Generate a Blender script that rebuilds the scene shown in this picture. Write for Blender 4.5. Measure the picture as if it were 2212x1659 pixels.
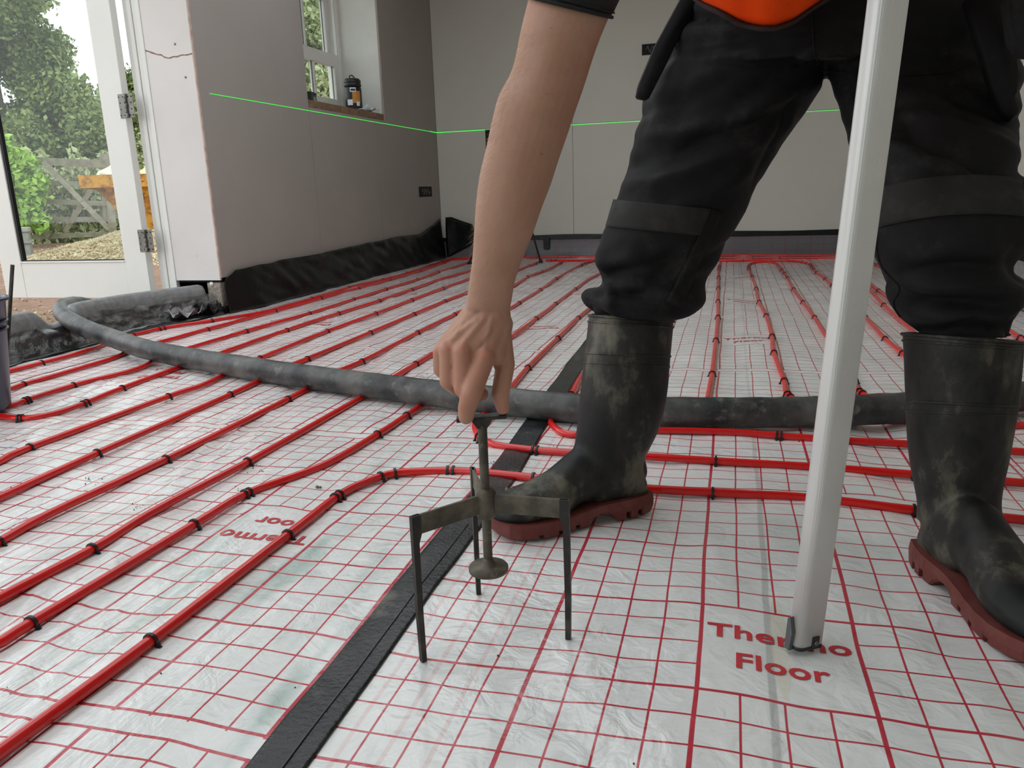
import bpy, bmesh, math, random
import numpy as np
from mathutils import Vector, Matrix, noise
from mathutils.bvhtree import BVHTree
random.seed(7); rng = np.random.default_rng(7)
SC = bpy.context.scene
for o in list(bpy.data.objects): bpy.data.objects.remove(o)
COL = SC.collection

# ------------------------------------------------------------------ camera, sky, exposure
FPX, PITCH, ROLL, YAW, CH = 1684.26, 0.242281, -0.034314, -0.275755, 0.580769
FW = np.array([math.sin(YAW)*math.cos(PITCH), math.cos(YAW)*math.cos(PITCH), -math.sin(PITCH)])
_r = np.array([math.cos(YAW), -math.sin(YAW), 0.]); _u = np.cross(_r, FW)
RT = math.cos(ROLL)*_r + math.sin(ROLL)*_u; UP = -math.sin(ROLL)*_r + math.cos(ROLL)*_u
CAM = np.array([0, 0, CH])
cd = bpy.data.cameras.new('camera'); cam = bpy.data.objects.new('camera', cd); COL.objects.link(cam)
cd.sensor_width = 36.0; cd.sensor_fit = 'HORIZONTAL'; cd.lens = FPX*36.0/2212.0; cd.clip_start = .05; cd.clip_end = 200
cam.matrix_world = Matrix(((RT[0], UP[0], -FW[0], 0), (RT[1], UP[1], -FW[1], 0), (RT[2], UP[2], -FW[2], CH), (0, 0, 0, 1)))
SC.camera = cam
W = bpy.data.worlds.new('overcast'); SC.world = W; W.use_nodes = True
bg = W.node_tree.nodes['Background']; bg.inputs[0].default_value = (.93, .97, 1.0, 1); bg.inputs[1].default_value = 1.5
SC.view_settings.view_transform = 'Standard'; SC.view_settings.look = 'None'
SC.view_settings.exposure = 0.44; SC.view_settings.gamma = 1.0
SC.view_settings.use_curve_mapping = False

# ------------------------------------------------------------------ helpers
def ray(u, v): return FW + RT*((u-1106)/FPX) + UP*((829.5-v)/FPX)
def FL(u, v, z=0.): d = ray(u, v); return CAM + d*((z-CH)/d[2])       # a floor point from the survey
def DP(u, v, t): return CAM + ray(u, v)*t
def PX(u, v, c): d = ray(u, v); return CAM + d*(c/d[0])
def PY(u, v, c): d = ray(u, v); return CAM + d*(c/d[1])
def V3(p): return Vector((float(p[0]), float(p[1]), float(p[2])))

class MB:
    def __init__(s): s.v = []; s.f = []; s.sm = []
    def add(s, vs, fs, smooth=False):
        n = len(s.v); s.v += [tuple(map(float, p)) for p in vs]
        s.f += [tuple(i+n for i in f) for f in fs]; s.sm += [smooth]*len(fs); return s
    def box(s, a, b, M=None):
        x0, y0, z0 = a; x1, y1, z1 = b
        vs = [(x0,y0,z0),(x1,y0,z0),(x1,y1,z0),(x0,y1,z0),(x0,y0,z1),(x1,y0,z1),(x1,y1,z1),(x0,y1,z1)]
        if M is not None: vs = [tuple(M @ Vector(p)) for p in vs]
        return s.add(vs, [(3,2,1,0),(4,5,6,7),(0,1,5,4),(1,2,6,5),(2,3,7,6),(3,0,4,7)])
    def bbox(s, a, b, r=.002, M=None):      # bevelled box
        bm = bmesh.new(); bmesh.ops.create_cube(bm, size=1)
        for v in bm.verts: v.co = Vector([(a[i]+b[i])/2 + v.co[i]*(b[i]-a[i]) for i in range(3)])
        bmesh.ops.bevel(bm, geom=bm.edges[:], offset=r, segments=2, affect='EDGES', profile=.6)
        if M is not None: bm.transform(M)
        bm.verts.ensure_lookup_table(); s.add([v.co[:] for v in bm.verts], [[v.index for v in f.verts] for f in bm.faces]); bm.free(); return s
    def prism(s, poly, lo, hi, ax):         # poly of 2-D points extruded along axis ax
        def mk(p, h):
            l = [p[0], p[1]]; l.insert(ax, h); return l
        n = len(poly); vs = [mk(p, lo) for p in poly]+[mk(p, hi) for p in poly]
        fs = [tuple(range(n))[::-1], tuple(range(n, 2*n))]+[(i, (i+1) % n, n+(i+1) % n, n+i) for i in range(n)]
        return s.add(vs, fs)
    def loft(s, rings, caps=True, smooth=True):
        m = len(rings[0]); vs = [p for r in rings for p in r]; fs = []
        for k in range(len(rings)-1):
            for i in range(m):
                j = (i+1) % m; fs.append((k*m+i, k*m+j, (k+1)*m+j, (k+1)*m+i))
        if caps: fs += [tuple(range(m))[::-1], tuple((len(rings)-1)*m+i for i in range(m))]
        return s.add(vs, fs, smooth)
    def tube(s, pts, r, n=10, caps=True, flat=None):
        pts = [np.array(p, float) for p in pts]; rings = []; prev = None
        for i, p in enumerate(pts):
            t = pts[min(i+1, len(pts)-1)]-pts[max(i-1, 0)]; t = t/(np.linalg.norm(t)+1e-12)
            a = prev if prev is not None else (np.array([0, 0, 1.]) if abs(t[2]) < .9 else np.array([1., 0, 0]))
            a = a - t*(a@t); a /= np.linalg.norm(a)+1e-12; prev = a; b = np.cross(t, a)
            rr = r[i] if hasattr(r, '__len__') else r
            rings.append([p + rr*(math.cos(2*math.pi*k/n)*b + (flat or 1)*math.sin(2*math.pi*k/n)*a) for k in range(n)])
        return s.loft(rings, caps)
    def cap(s, a, b, ra, rb, n=24):          # tapered capsule
        a = np.array(a, float); b = np.array(b, float); t = b-a; L = np.linalg.norm(t); t = t/L
        q = [(-math.cos(x)*ra, math.sin(x)*ra, a) for x in np.linspace(.08, math.pi/2, 5)]
        q += [(math.sin(x)*rb, math.cos(x)*rb, b) for x in np.linspace(0, math.pi/2-.08, 5)]
        return s.tube([c+t*d for d, rr, c in q], [rr for d, rr, c in q], n)
    def lathe(s, prof, n=32, at=(0, 0, 0), M=None):
        rings = []
        for r, z in prof:
            rg = [(at[0]+r*math.cos(2*math.pi*k/n), at[1]+r*math.sin(2*math.pi*k/n), at[2]+z) for k in range(n)]
            if M is not None: rg = [tuple(M @ Vector(p)) for p in rg]
            rings.append(rg)
        return s.loft(rings, True)
    def build(s, name, mat, parent=None, **kw):
        me = bpy.data.meshes.new(name); me.from_pydata(s.v, [], s.f); me.update()
        me.polygons.foreach_set('use_smooth', s.sm); me.validate()
        return link(name, me, mat, parent, **kw)
def link(name, me, mat, parent=None, **kw):
    o = bpy.data.objects.new(name, me); COL.objects.link(o)
    if mat and me and not me.materials: me.materials.append(mat)
    if parent: o.parent = parent
    for k, v in kw.items(): o[k] = v
    return o
def thing(name, label, cat, loc=(0, 0, 0), rz=0, group=None):
    o = bpy.data.objects.new(name, None); COL.objects.link(o); o.location = loc; o.rotation_euler = (0, 0, rz)
    o['label'] = label; o['category'] = cat; o.empty_display_size = .05
    if group: o['group'] = group
    return o
def tag(o, label, cat, group=None, kind=None):
    o['label'] = label; o['category'] = cat
    if group: o['group'] = group
    if kind: o['kind'] = kind
    return o
def struct(o): o['kind'] = 'structure'; return o
def setempty(name):
    o = bpy.data.objects.new(name, None); COL.objects.link(o); o['kind'] = 'structure'; return o
def recenter(o, c):
    "put the object's origin at c without moving it"
    o.data.transform(Matrix.Translation(-Vector(c))); o.location = Vector(c)
def grid_mesh(fn, us, vs, close=False):
    mb = MB(); nu, nv = len(us), len(vs); P = [fn(u, v) for v in vs for u in us]
    F = [(j*nu+i, j*nu+i+1, (j+1)*nu+i+1, (j+1)*nu+i) for j in range(nv-1) for i in range(nu-1)]
    return mb.add(P, F, True)
def modded(o, mods):
    "bake modifiers given as (type, {props})"
    for ty, pr in mods:
        m = o.modifiers.new(ty, ty)
        for k, v in pr.items(): setattr(m, k, v)
    dg = bpy.context.evaluated_depsgraph_get(); dg.update()
    me = bpy.data.meshes.new_from_object(o.evaluated_get(dg)); old = o.data; o.modifiers.clear(); o.data = me
    me.name = old.name; bpy.data.meshes.remove(old)
    for p in me.polygons: p.use_smooth = True
    return o
def catmull(P, n=8):
    P = [np.array(p, float) for p in P]; Q = [2*P[0]-P[1]]+P+[2*P[-1]-P[-2]]; out = []
    for i in range(1, len(Q)-2):
        a, b, c, d = Q[i-1:i+3]
        for k in range(n):
            t = k/n; out.append(.5*((2*b)+(-a+c)*t+(2*a-5*b+4*c-d)*t*t+(-a+3*b-3*c+d)*t**3))
    out.append(P[-1]); return out

# value noise for geometry
_T = rng.random((256, 256))
def vn(x, y):
    x = np.asarray(x, float); y = np.asarray(y, float); xi = np.floor(x).astype(int); yi = np.floor(y).astype(int)
    fx = x-xi; fy = y-yi; fx = fx*fx*(3-2*fx); fy = fy*fy*(3-2*fy)
    g = lambda a, b: _T[a % 256, b % 256]
    return (g(xi, yi)*(1-fx)+g(xi+1, yi)*fx)*(1-fy)+(g(xi, yi+1)*(1-fx)+g(xi+1, yi+1)*fx)*fy*1.0
CX_, CY_ = .30, .954      # run of the pleats in the left-hand sheets
def hfilm(x, y):
    "height of the loose film over the boards, metres"
    x = np.asarray(x, float); y = np.asarray(y, float)
    h = .0085*vn(x*8.5+3, y*1.9+1.3) + .0035*vn(x*17, y*9+5)
    a = (-x*CX_+y*CY_); b = (x*CY_+y*CX_)
    m = np.clip((-x-.45)*2.0, 0, 1)
    h = h + m*(.0030*vn(b*14+9, a*2.2) + .0040*(1-np.abs(2*vn(b*22+a, a*2.1)-1))**2.2)
    return h*1.35-.0105

# ------------------------------------------------------------------ materials
class N:
    def __init__(s, name):
        s.m = bpy.data.materials.new(name); s.m.use_nodes = True; s.t = s.m.node_tree; s.b = s.t.nodes['Principled BSDF']
    def n(s, ty, **kw):
        d = s.t.nodes.new(ty)
        for k, v in kw.items(): setattr(d, k, v)
        return d
    def l(s, a, b): s.t.links.new(a, b)
    def put(s, sock, v):
        if hasattr(v, 'is_output') or hasattr(v, 'links'): s.l(v, sock)
        else: sock.default_value = v
    def m_(s, op, a, b=0., c=0., clamp=False):
        d = s.n('ShaderNodeMath', operation=op, use_clamp=clamp)
        for i, x in enumerate((a, b, c)): s.put(d.inputs[i], x)
        return d.outputs[0]
    def coord(s, kind='Object', scale=(1, 1, 1), rot=(0, 0, 0)):
        tc = s.n('ShaderNodeTexCoord'); mp = s.n('ShaderNodeMapping')
        mp.inputs['Scale'].default_value = scale; mp.inputs['Rotation'].default_value = rot
        s.l(tc.outputs[kind], mp.inputs[0]); return mp.outputs[0]
    def noise(s, sc, det=3, rough=.5, co=None, dist=0.):
        d = s.n('ShaderNodeTexNoise'); d.inputs['Scale'].default_value = sc; d.inputs['Detail'].default_value = det
        d.inputs['Roughness'].default_value = rough; d.inputs['Distortion'].default_value = dist
        s.l(co if co is not None else s.coord(), d.inputs['Vector']); return d.outputs[0]
    def ramp(s, f, a, b, lo=0., hi=1.):
        d = s.n('ShaderNodeMapRange', clamp=True); s.put(d.inputs[0], f)
        d.inputs[1].default_value = a; d.inputs[2].default_value = b; d.inputs[3].default_value = lo; d.inputs[4].default_value = hi
        return d.outputs[0]
    def mix(s, f, a, b):
        d = s.n('ShaderNodeMix', data_type='RGBA'); s.put(d.inputs[0], f)
        for i, x in ((6, a), (7, b)): s.put(d.inputs[i], (tuple(x)+(1,)) if isinstance(x, (tuple, list)) and len(x) == 3 else x)
        return d.outputs[2]
    def bump(s, h, st=.3, dist=.002):
        d = s.n('ShaderNodeBump'); d.inputs['Strength'].default_value = st; d.inputs['Distance'].default_value = dist
        s.l(h, d.inputs['Height']); s.l(d.outputs[0], s.b.inputs['Normal']); return d
    def base(s, c): s.put(s.b.inputs['Base Color'], (tuple(c)+(1,)) if isinstance(c, (tuple, list)) and len(c) == 3 else c); return s
    def p(s, **kw):
        for k, v in kw.items(): s.put(s.b.inputs[k.replace('_', ' ')], v)
        return s
def mat(name, c, rough=.6, c2=None, nsc=6., lo=.4, hi=.65, bsc=None, bst=.2, bd=.002, metal=0., coat=0., det=4, scale=(1, 1, 1), c3=None, n3=20, lo3=.55, hi3=.7, spec=.5, co='Object'):
    k = N(name); k.p(Roughness=rough, Metallic=metal, Coat_Weight=coat, Specular_IOR_Level=spec)
    cur = (*c, 1)
    if c2: cur = k.mix(k.ramp(k.noise(nsc, det, .6, k.coord(co, scale)), lo, hi), c, c2)
    if c3: cur = k.mix(k.ramp(k.noise(n3, 5, .65, k.coord(co, scale)), lo3, hi3), cur, c3)
    k.base(cur)
    if bsc: k.bump(k.noise(bsc, 4, .6, k.coord(co, scale)), bst, bd)
    return k.m

def film_mat():
    k = N('printed_film'); co = k.coord('Object'); sp = k.n('ShaderNodeSeparateXYZ'); k.l(co, sp.inputs[0])
    # small stretch of the sheet
    nx = k.noise(3.0, 2, .5, co); ny = k.n('ShaderNodeTexNoise'); ny.inputs['Scale'].default_value = 3.3; ny.inputs['Detail'].default_value = 2; k.l(co, ny.inputs[0])
    x = k.m_('ADD', sp.outputs[0], k.m_('MULTIPLY', k.m_('SUBTRACT', nx, .5), .012))
    y = k.m_('ADD', sp.outputs[1], k.m_('MULTIPLY', k.m_('SUBTRACT', ny.outputs[0], .5), .018))
    yy = k.m_('FLOORED_MODULO', y, 1.0667)
    def dist(t, per):   # distance to nearest multiple
        q = k.m_('DIVIDE', t, per); f = k.m_('FRACT', k.m_('ADD', q, .5)); return k.m_('MULTIPLY', k.m_('ABSOLUTE', k.m_('SUBTRACT', f, .5)), per)
    def line(d, w): return k.ramp(d, w*.5+.0004, w*.5-.0004)
    ingap = k.m_('COMPARE', yy, 1.050, .0145); notgap = k.m_('SUBTRACT', 1., ingap)
    thx = k.m_('MULTIPLY', line(dist(x, .2), .0056), notgap); tnx = line(dist(x, .05), .0029)
    thy = k.m_('MAXIMUM', k.m_('MULTIPLY', k.m_('MULTIPLY', line(dist(yy, .2), .0050), notgap), k.m_('SUBTRACT', 1., k.m_('COMPARE', yy, 1., .02))), k.m_('MAXIMUM', line(k.m_('ABSOLUTE', k.m_('SUBTRACT', yy, 1.033)), .0045), line(k.m_('ABSOLUTE', k.m_('SUBTRACT', yy, .0026)), .0045))); tny = k.m_('MULTIPLY', line(dist(yy, .05), .0031), notgap)
    bx = k.m_('COMPARE', k.m_('DIVIDE', x, .2), 2.5, .5); by = k.m_('COMPARE', k.m_('DIVIDE', yy, .2), 2.5, .5)
    nb = k.m_('SUBTRACT', 1., k.m_('MULTIPLY', bx, by)); tnx = k.m_('MULTIPLY', tnx, notgap)
    thin = k.m_('MULTIPLY', k.m_('MAXIMUM', tnx, tny), nb)
    L = k.m_('MAXIMUM', k.m_('MAXIMUM', thx, thy), thin)
    # ghost of the sheet beneath along the lapped edge
    g = k.m_('MULTIPLY', line(dist(k.m_('SUBTRACT', x, .031), .05), .006), k.m_('COMPARE', x, .075, .085))
    base = k.mix(k.ramp(k.noise(5, 4, .6, co), .35, .7), (.74, .765, .75), (.83, .845, .83))
    geo = k.n('ShaderNodeNewGeometry'); gs = k.n('ShaderNodeSeparateXYZ'); k.l(geo.outputs['Position'], gs.inputs[0])
    X, Y = gs.outputs[0], gs.outputs[1]
    # green boards seen through the film left of the tape, in long streaks
    st = k.n('ShaderNodeMapping'); st.inputs['Scale'].default_value = (9, 1.6, 1); st.inputs['Rotation'].default_value = (0, 0, .18); k.l(geo.outputs['Position'], st.inputs[0])
    gm = k.m_('MULTIPLY', k.ramp(k.noise(1, 3, .6, st.outputs[0]), .54, .68), k.m_('MULTIPLY', k.m_('COMPARE', X, -.72, .24), k.ramp(Y, 1.65, 1.35)))
    base = k.mix(k.m_('MULTIPLY', gm, .75), base, (.27, .42, .37))
    gm2 = k.m_('MULTIPLY', k.ramp(k.noise(2.2, 3, .6, geo.outputs['Position']), .5, .65), k.m_('MULTIPLY', k.ramp(X, -.1, .05), k.m_('COMPARE', Y, 1.3, .12)))
    base = k.mix(k.m_('MULTIPLY', gm2, .4), base, (.34, .44, .41))
    # board joint under the sheet
    jx = k.m_('ABSOLUTE', k.m_('SUBTRACT', X, k.m_('ADD', .066, k.m_('MULTIPLY', k.m_('SUBTRACT', nx, .5), .02))))
    base = k.mix(k.m_('MULTIPLY', k.ramp(jx, .0055, .0035), k.ramp(Y, 2.6, 1.2, .15, .42)), base, (.2, .21, .2))
    ex = k.m_('ADD', k.m_('POWER', k.m_('DIVIDE', k.m_('SUBTRACT', X, .079), .012), 2.), k.m_('POWER', k.m_('DIVIDE', k.m_('SUBTRACT', Y, .96), .12), 2.))
    base = k.mix(k.m_('MULTIPLY', k.ramp(ex, 1.05, .9), .55), base, (.68, .66, .52))
    # mud smears
    mud = k.ramp(k.noise(7, 6, .7, geo.outputs['Position']), .60, .74)
    base = k.mix(k.m_('MULTIPLY', mud, .5), base, (.42, .39, .31))
    sm = k.ramp(k.noise(60, 5, .75, geo.outputs['Position']), .67, .72)
    base = k.mix(k.m_('MULTIPLY', k.m_('MULTIPLY', sm, mud), .8), base, (.12, .10, .075))
    red = k.mix(k.ramp(k.noise(14, 3, .5, co), .3, .75), (.47, .012, .035), (.56, .035, .06))
    base = k.mix(k.m_('MULTIPLY', g, .22), base, (.62, .12, .12))
    k.base(k.mix(k.m_('MULTIPLY', L, .97), base, red))
    k.p(Roughness=.22, Specular_IOR_Level=.5, Coat_Weight=.3, Coat_Roughness=.06)
    h1 = k.noise(20, 3, .5, co, 1.2); mp = k.n('ShaderNodeMapping'); mp.inputs['Scale'].default_value = (42, 5, 1); mp.inputs['Rotation'].default_value = (0, 0, -.305)
    k.l(co, mp.inputs[0]); h2 = k.noise(1, 4, .6, mp.outputs[0]); hh = k.m_('ADD', h1, k.m_('MULTIPLY', h2, k.ramp(X, -.45, -.9, .15, 1.7)))
    k.bump(k.m_('ADD', k.m_('MULTIPLY', hh, 1.15), k.m_('MULTIPLY', k.noise(70, 2, .5, co, 1.2), .08)), .42, .0085)
    return k.m
M = {}
M['film'] = film_mat()
M['print'] = mat('red_print', (.60, .05, .06), .3, (.52, .03, .045), 20)
M['pipe'] = mat('red_pipe', (.70, .010, .008), .22, (.60, .008, .008), 3, coat=.25)
M['clip'] = mat('clip_plastic', (.008, .008, .009), .38)
M['tape'] = mat('black_tape', (.008, .010, .012), .33, (.04, .042, .042), 12, .45, .7, 130, .8, .002, c3=(.19, .18, .155), n3=9, lo3=.60, hi3=.78, det=7)
M['tapefold'] = mat('tape_crease', (.05, .052, .055), .25)
M['skin_base'] = None
M['hose'] = mat('rubber_hose', (.016, .018, .020), .48, (.15, .145, .135), 8, .40, .74, 26, .6, .003, c3=(.19, .185, .17), n3=30, lo3=.57, hi3=.78, det=7)
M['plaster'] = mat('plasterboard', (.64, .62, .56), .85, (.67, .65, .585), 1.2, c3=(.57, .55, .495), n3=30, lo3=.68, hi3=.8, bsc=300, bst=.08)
M['plaster_pink_shade'] = mat('pink_shaded_plasterboard', (.34, .31, .282), .85, (.365, .333, .305), 1.2, c3=(.30, .27, .25), n3=30, lo3=.68, hi3=.8, bsc=300, bst=.08)  # pinker than the back boards; part of the darkening is shade painted in
M['plaster_w'] = mat('plasterboard_reveal', (.72, .69, .67), .8, (.76, .73, .71), 3, c3=(.6, .57, .55), n3=11, lo3=.66, hi3=.76)
M['plaster_s'] = mat('skimmed_reveal', (.66, .66, .62), .7, (.74, .73, .69), 2.4, bsc=5, bst=.1)
M['edge'] = mat('paper_edge', (.62, .48, .42), .9, (.45, .32, .27), 25)
M['dark'] = mat('dark_void', (.012, .012, .012), .9)
M['core'] = mat('broken_plaster', (.34, .2, .16), .95, (.5, .36, .32), 60)
M['white'] = mat('white_paint', (.80, .80, .765), .35, (.77, .77, .73), 3)
M['gasket'] = mat('black_gasket', (.01, .01, .011), .5)
M['steel'] = mat('brushed_steel', (.22, .215, .195), .38, (.16, .155, .14), 30, metal=.8)
M['foil'] = mat('black_polythene', (.0045, .005, .0055), .3, bsc=11, bst=.45, bd=.012, spec=.35)
M['foam'] = mat('grey_foam', (.20, .205, .205), .75, (.27, .275, .275), 30, bsc=260, bst=.4, bd=.001)
M['brown'] = mat('wood_edge', (.25, .16, .095), .8, (.17, .10, .06), 18, c3=(.36, .27, .19), n3=40)
M['concrete'] = mat('rough_block', (.40, .37, .31), .95, (.25, .22, .18), 60, bsc=90, bst=.8, bd=.006)
M['film_up'] = None
M['ceiling'] = mat('ceiling_board', (.6, .58, .55), .9, (.62, .6, .57), 2)
M['rust'] = mat('rusty_steel', (.075, .066, .05), .62, (.17, .15, .11), 26, .42, .66, 70, .5, .0015, metal=.35, c3=(.24, .215, .16), n3=60, lo3=.6, hi3=.75)
M['rust_dark'] = mat('dark_steel', (.030, .027, .024), .5, (.075, .065, .05), 30, .5, .7, 80, .4, .001, metal=.4)
M['alu'] = None
M['blackcap'] = mat('black_cap', (.012, .012, .013), .45)
M['trousers'] = None
M['rubber'] = mat('boot_rubber', (.0075, .008, .008), .52, (.045, .042, .034), 12, .42, .70, 50, .18, .002, c3=(.17, .155, .11), n3=12, lo3=.54, hi3=.76, spec=.3, det=8, scale=(1, 1, .6))
M['sole'] = mat('red_sole', (.135, .026, .02), .65, (.17, .05, .04), 30, .45, .7, 90, .4, .002, c3=(.33, .17, .14), n3=70, lo3=.66, hi3=.8)
M['cloth_flap'] = mat('dusty_flap', (.014, .0135, .0125), .9, (.034, .032, .028), 26, .5, .75, 380, .3, .001, c3=(.17, .155, .12), n3=28, lo3=.68, hi3=.84)
M['tshirt'] = mat('black_jersey', (.012, .012, .013), .95, (.018, .018, .019), 90, bsc=420, bst=.4, bd=.001)
M['orange'] = mat('hi_vis_orange', (1.0, .075, .0), .75, (1.0, .062, .0), 30, spec=.2, bsc=300, bst=.2, bd=.001)
M['binding'] = mat('vest_binding', (.03, .012, .011), .85)
M['hair'] = mat('brown_hair', (.06, .035, .02), .6)
M['fine_hair'] = mat('arm_hair', (.55, .40, .26), .5)
M['bucket'] = mat('navy_plastic', (.006, .009, .045), .35, (.02, .024, .075), 12, c3=(.11, .11, .12), n3=30, lo3=.66, hi3=.85)
M['wood_grey'] = mat('weathered_wood', (.30, .27, .20), .9, (.20, .175, .13), 8, scale=(1, 1, 1), bsc=40, bst=.4)
M['leaf'] = mat('vine_leaf', (.36, .55, .08), .55, (.22, .40, .06), 5)
M['tree1'] = mat('tree_leaf_mid', (.30, .37, .13), .6, (.16, .23, .08), 1.2, c3=(.38, .42, .12), n3=2, lo3=.5, hi3=.7)
M['tree2'] = mat('tree_leaf_light', (.50, .54, .30), .6, (.34, .40, .20), 1.2)
M['bark'] = mat('bark', (.10, .08, .06), .9)
M['gravel'] = mat('gravel_stone', (.55, .45, .29), .9, (.36, .28, .17), 9, c3=(.72, .66, .5), n3=14, lo3=.55, hi3=.7)
M['soil'] = mat('bare_soil', (.30, .18, .12), .95, (.22, .13, .085), 5, c3=(.45, .33, .23), n3=25, lo3=.58, hi3=.7, bsc=30, bst=.8, bd=.03)
M['skip'] = mat('skip_paint', (.62, .30, .03), .65, (.28, .10, .025), 7, .45, .6, c3=(.10, .05, .025), n3=16, lo3=.56, hi3=.66)
M['bag'] = mat('white_bag', (.75, .72, .60), .7, (.7, .6, .25), 3)
M['green_tub'] = mat('dark_green_tub', (.008, .022, .013), .4)
M['paper'] = mat('crumpled_paper', (.75, .78, .86), .7)
M['orange_lbl'] = mat('orange_label', (.55, .24, .05), .6)
M['dirt'] = mat('mud_crumb', (.03, .022, .016), .95)
M['mud'] = mat('light_mud', (.22, .19, .13), .95)
k = N('laser_green'); k.base((0, .1, 0)); k.p(Emission_Color=(.06, 1.0, .09, 1), Emission_Strength=.75); M['laser'] = k.m
k = N('clear_glass'); g = k.n('ShaderNodeBsdfGlossy'); g.inputs['Roughness'].default_value = .0; t = k.n('ShaderNodeBsdfTransparent'); t.inputs[0].default_value = (.93, .97, .95, 1)
lw = k.n('ShaderNodeLayerWeight'); lw.inputs[0].default_value = .5; mx = k.n('ShaderNodeMixShader'); k.l(k.m_('ADD', .03, k.m_('MULTIPLY', .9, k.m_('POWER', lw.outputs['Facing'], 5.))), mx.inputs[0]); k.l(t.outputs[0], mx.inputs[1]); k.l(g.outputs[0], mx.inputs[2])
k.l(mx.outputs[0], k.t.nodes['Material Output'].inputs[0]); M['glass'] = k.m
k = N('clear_sheet'); g = k.n('ShaderNodeBsdfGlossy'); g.inputs['Roughness'].default_value = .12; t = k.n('ShaderNodeBsdfTransparent'); t.inputs[0].default_value = (.62, .62, .62, 1)
fr = k.n('ShaderNodeLayerWeight'); fr.inputs[0].default_value = .5; mx = k.n('ShaderNodeMixShader'); k.l(k.m_('ADD', .10, k.m_('POWER', fr.outputs['Facing'], 4.)), mx.inputs[0]); k.l(t.outputs[0], mx.inputs[1]); k.l(g.outputs[0], mx.inputs[2])
bmp = k.n('ShaderNodeBump'); bmp.inputs['Strength'].default_value = .9; bmp.inputs['Distance'].default_value = .02; k.l(k.noise(18, 5, .6, None, 1.), bmp.inputs['Height']); k.l(bmp.outputs[0], g.inputs['Normal']); k.l(bmp.outputs[0], fr.inputs['Normal'])
k.l(mx.outputs[0], k.t.nodes['Material Output'].inputs[0]); M['clear'] = k.m
# aluminium straightedge: fine ribs along its length
k = N('ribbed_aluminium'); wv = k.n('ShaderNodeTexWave', wave_type='BANDS', bands_direction='X'); wv.inputs['Scale'].default_value = 150; k.l(k.coord(), wv.inputs[0])
k.base(k.mix(k.ramp(k.noise(5, 3), .4, .7), (.68, .67, .65), (.73, .72, .70))); k.p(Roughness=.38, Metallic=.25); k.bump(wv.outputs[1], .25, .0006); M['alu'] = k.m
# trousers
k = N('black_work_cloth'); co = k.coord(); d1 = k.ramp(k.noise(9, 6, .7, co), .54, .78); d2 = k.ramp(k.noise(60, 4, .7, co), .45, .7)
c = k.mix(k.m_('MULTIPLY', d1, .8), (.008, .0075, .0082), (.026, .025, .025)); c = k.mix(k.m_('MULTIPLY', k.m_('MULTIPLY', d1, d2), .35), c, (.12, .11, .09)); k.base(c)
k.p(Roughness=.72, Specular_IOR_Level=.22); k.bump(k.noise(420, 3, .6, co), .35, .0008); M['trousers'] = k.m
# grey upstand printed with the same grid
k = N('film_upstand'); co = k.coord('Object'); sp = k.n('ShaderNodeSeparateXYZ'); k.l(co, sp.inputs[0])
def _d(t, per): return k.m_('MULTIPLY', k.m_('ABSOLUTE', k.m_('SUBTRACT', k.m_('FRACT', k.m_('ADD', k.m_('DIVIDE', t, per), .5)), .5)), per)
L = k.m_('MAXIMUM', k.ramp(_d(sp.outputs[0], .1), .0032, .002), k.ramp(_d(k.m_('ADD', sp.outputs[2], k.m_('MULTIPLY', k.noise(4, 2, .5, co), .03)), .05), .0028, .0018))
k.base(k.mix(k.m_('MULTIPLY', L, .6), k.mix(k.noise(4, 3, .6, co), (.085, .085, .095), (.16, .16, .17)), (.22, .03, .045))); k.p(Roughness=.35); k.bump(k.noise(9, 4, .6, co), .5, .01); M['film_up'] = k.m
# skin with redder knuckles (vertex mask 'red')
k = N('skin'); co = k.coord(); at = k.n('ShaderNodeAttribute'); at.attribute_name = 'red'
c = k.mix(k.ramp(k.noise(22, 4, .6, co), .35, .7), (.40, .21, .14), (.46, .26, .18)); c = k.mix(k.m_('MULTIPLY', at.outputs['Fac'], .75), c, (.52, .17, .12))
c = k.mix(k.ramp(k.noise(130, 2, .5, co), .74, .78), c, (.24, .11, .06)); k.base(c)
k.p(Roughness=.5, Subsurface_Weight=.12, Subsurface_Radius=(.01, .004, .002), Subsurface_Scale=.5, Specular_IOR_Level=.4)
k.bump(k.m_('ADD', k.noise(190, 3, .6, co), k.m_('MULTIPLY', k.noise(46, 3, .6, co), .6)), .28, .0012); M['skin'] = k.m

# ------------------------------------------------------------------ room shell
XL, YB, XR, YN, ZC, ZB = -2.57, 6.88, 1.40, -2.6, 2.55, .19
BT = .0125
floor = struct(MB().box((-2.9, YN, -.06), (XR+.15, YB+.1, -.03)).build('floor', mat('insulation_board', (.42, .5, .46), .8, (.36, .42, .4), 4)))
wl = struct(MB().box((-2.845, 3.57, -.05), (XL-BT-.004, 4.61, ZC)).box((-2.96, 4.61, -.05), (XL-BT-.004, 5.80, 1.13)).box((-2.96, 5.80, -.05), (XL-BT-.004, YB+.1, ZC))
            .box((-2.96, 4.61, 2.36), (XL-BT-.004, 5.80, ZC)).box((-2.96, YN, 2.14), (XL-.004, 3.57, ZC)).box((-2.96, YN, -.05), (XL-.004, -2.3, 2.14)).build('wall_left', M['dark']))  # opening stretched out of view toward the camera, for more light from the left
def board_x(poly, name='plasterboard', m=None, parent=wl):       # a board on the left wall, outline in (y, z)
    return MB().prism(poly, XL-BT, XL, 0).build(name, m or M['plaster_pink_shade'], parent)
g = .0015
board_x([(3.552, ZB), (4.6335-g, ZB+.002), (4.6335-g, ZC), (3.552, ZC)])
board_x([(4.6335+g, ZB), (5.60-g, ZB), (5.60-g, 1.133), (4.6335+g, 1.133)])
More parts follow.
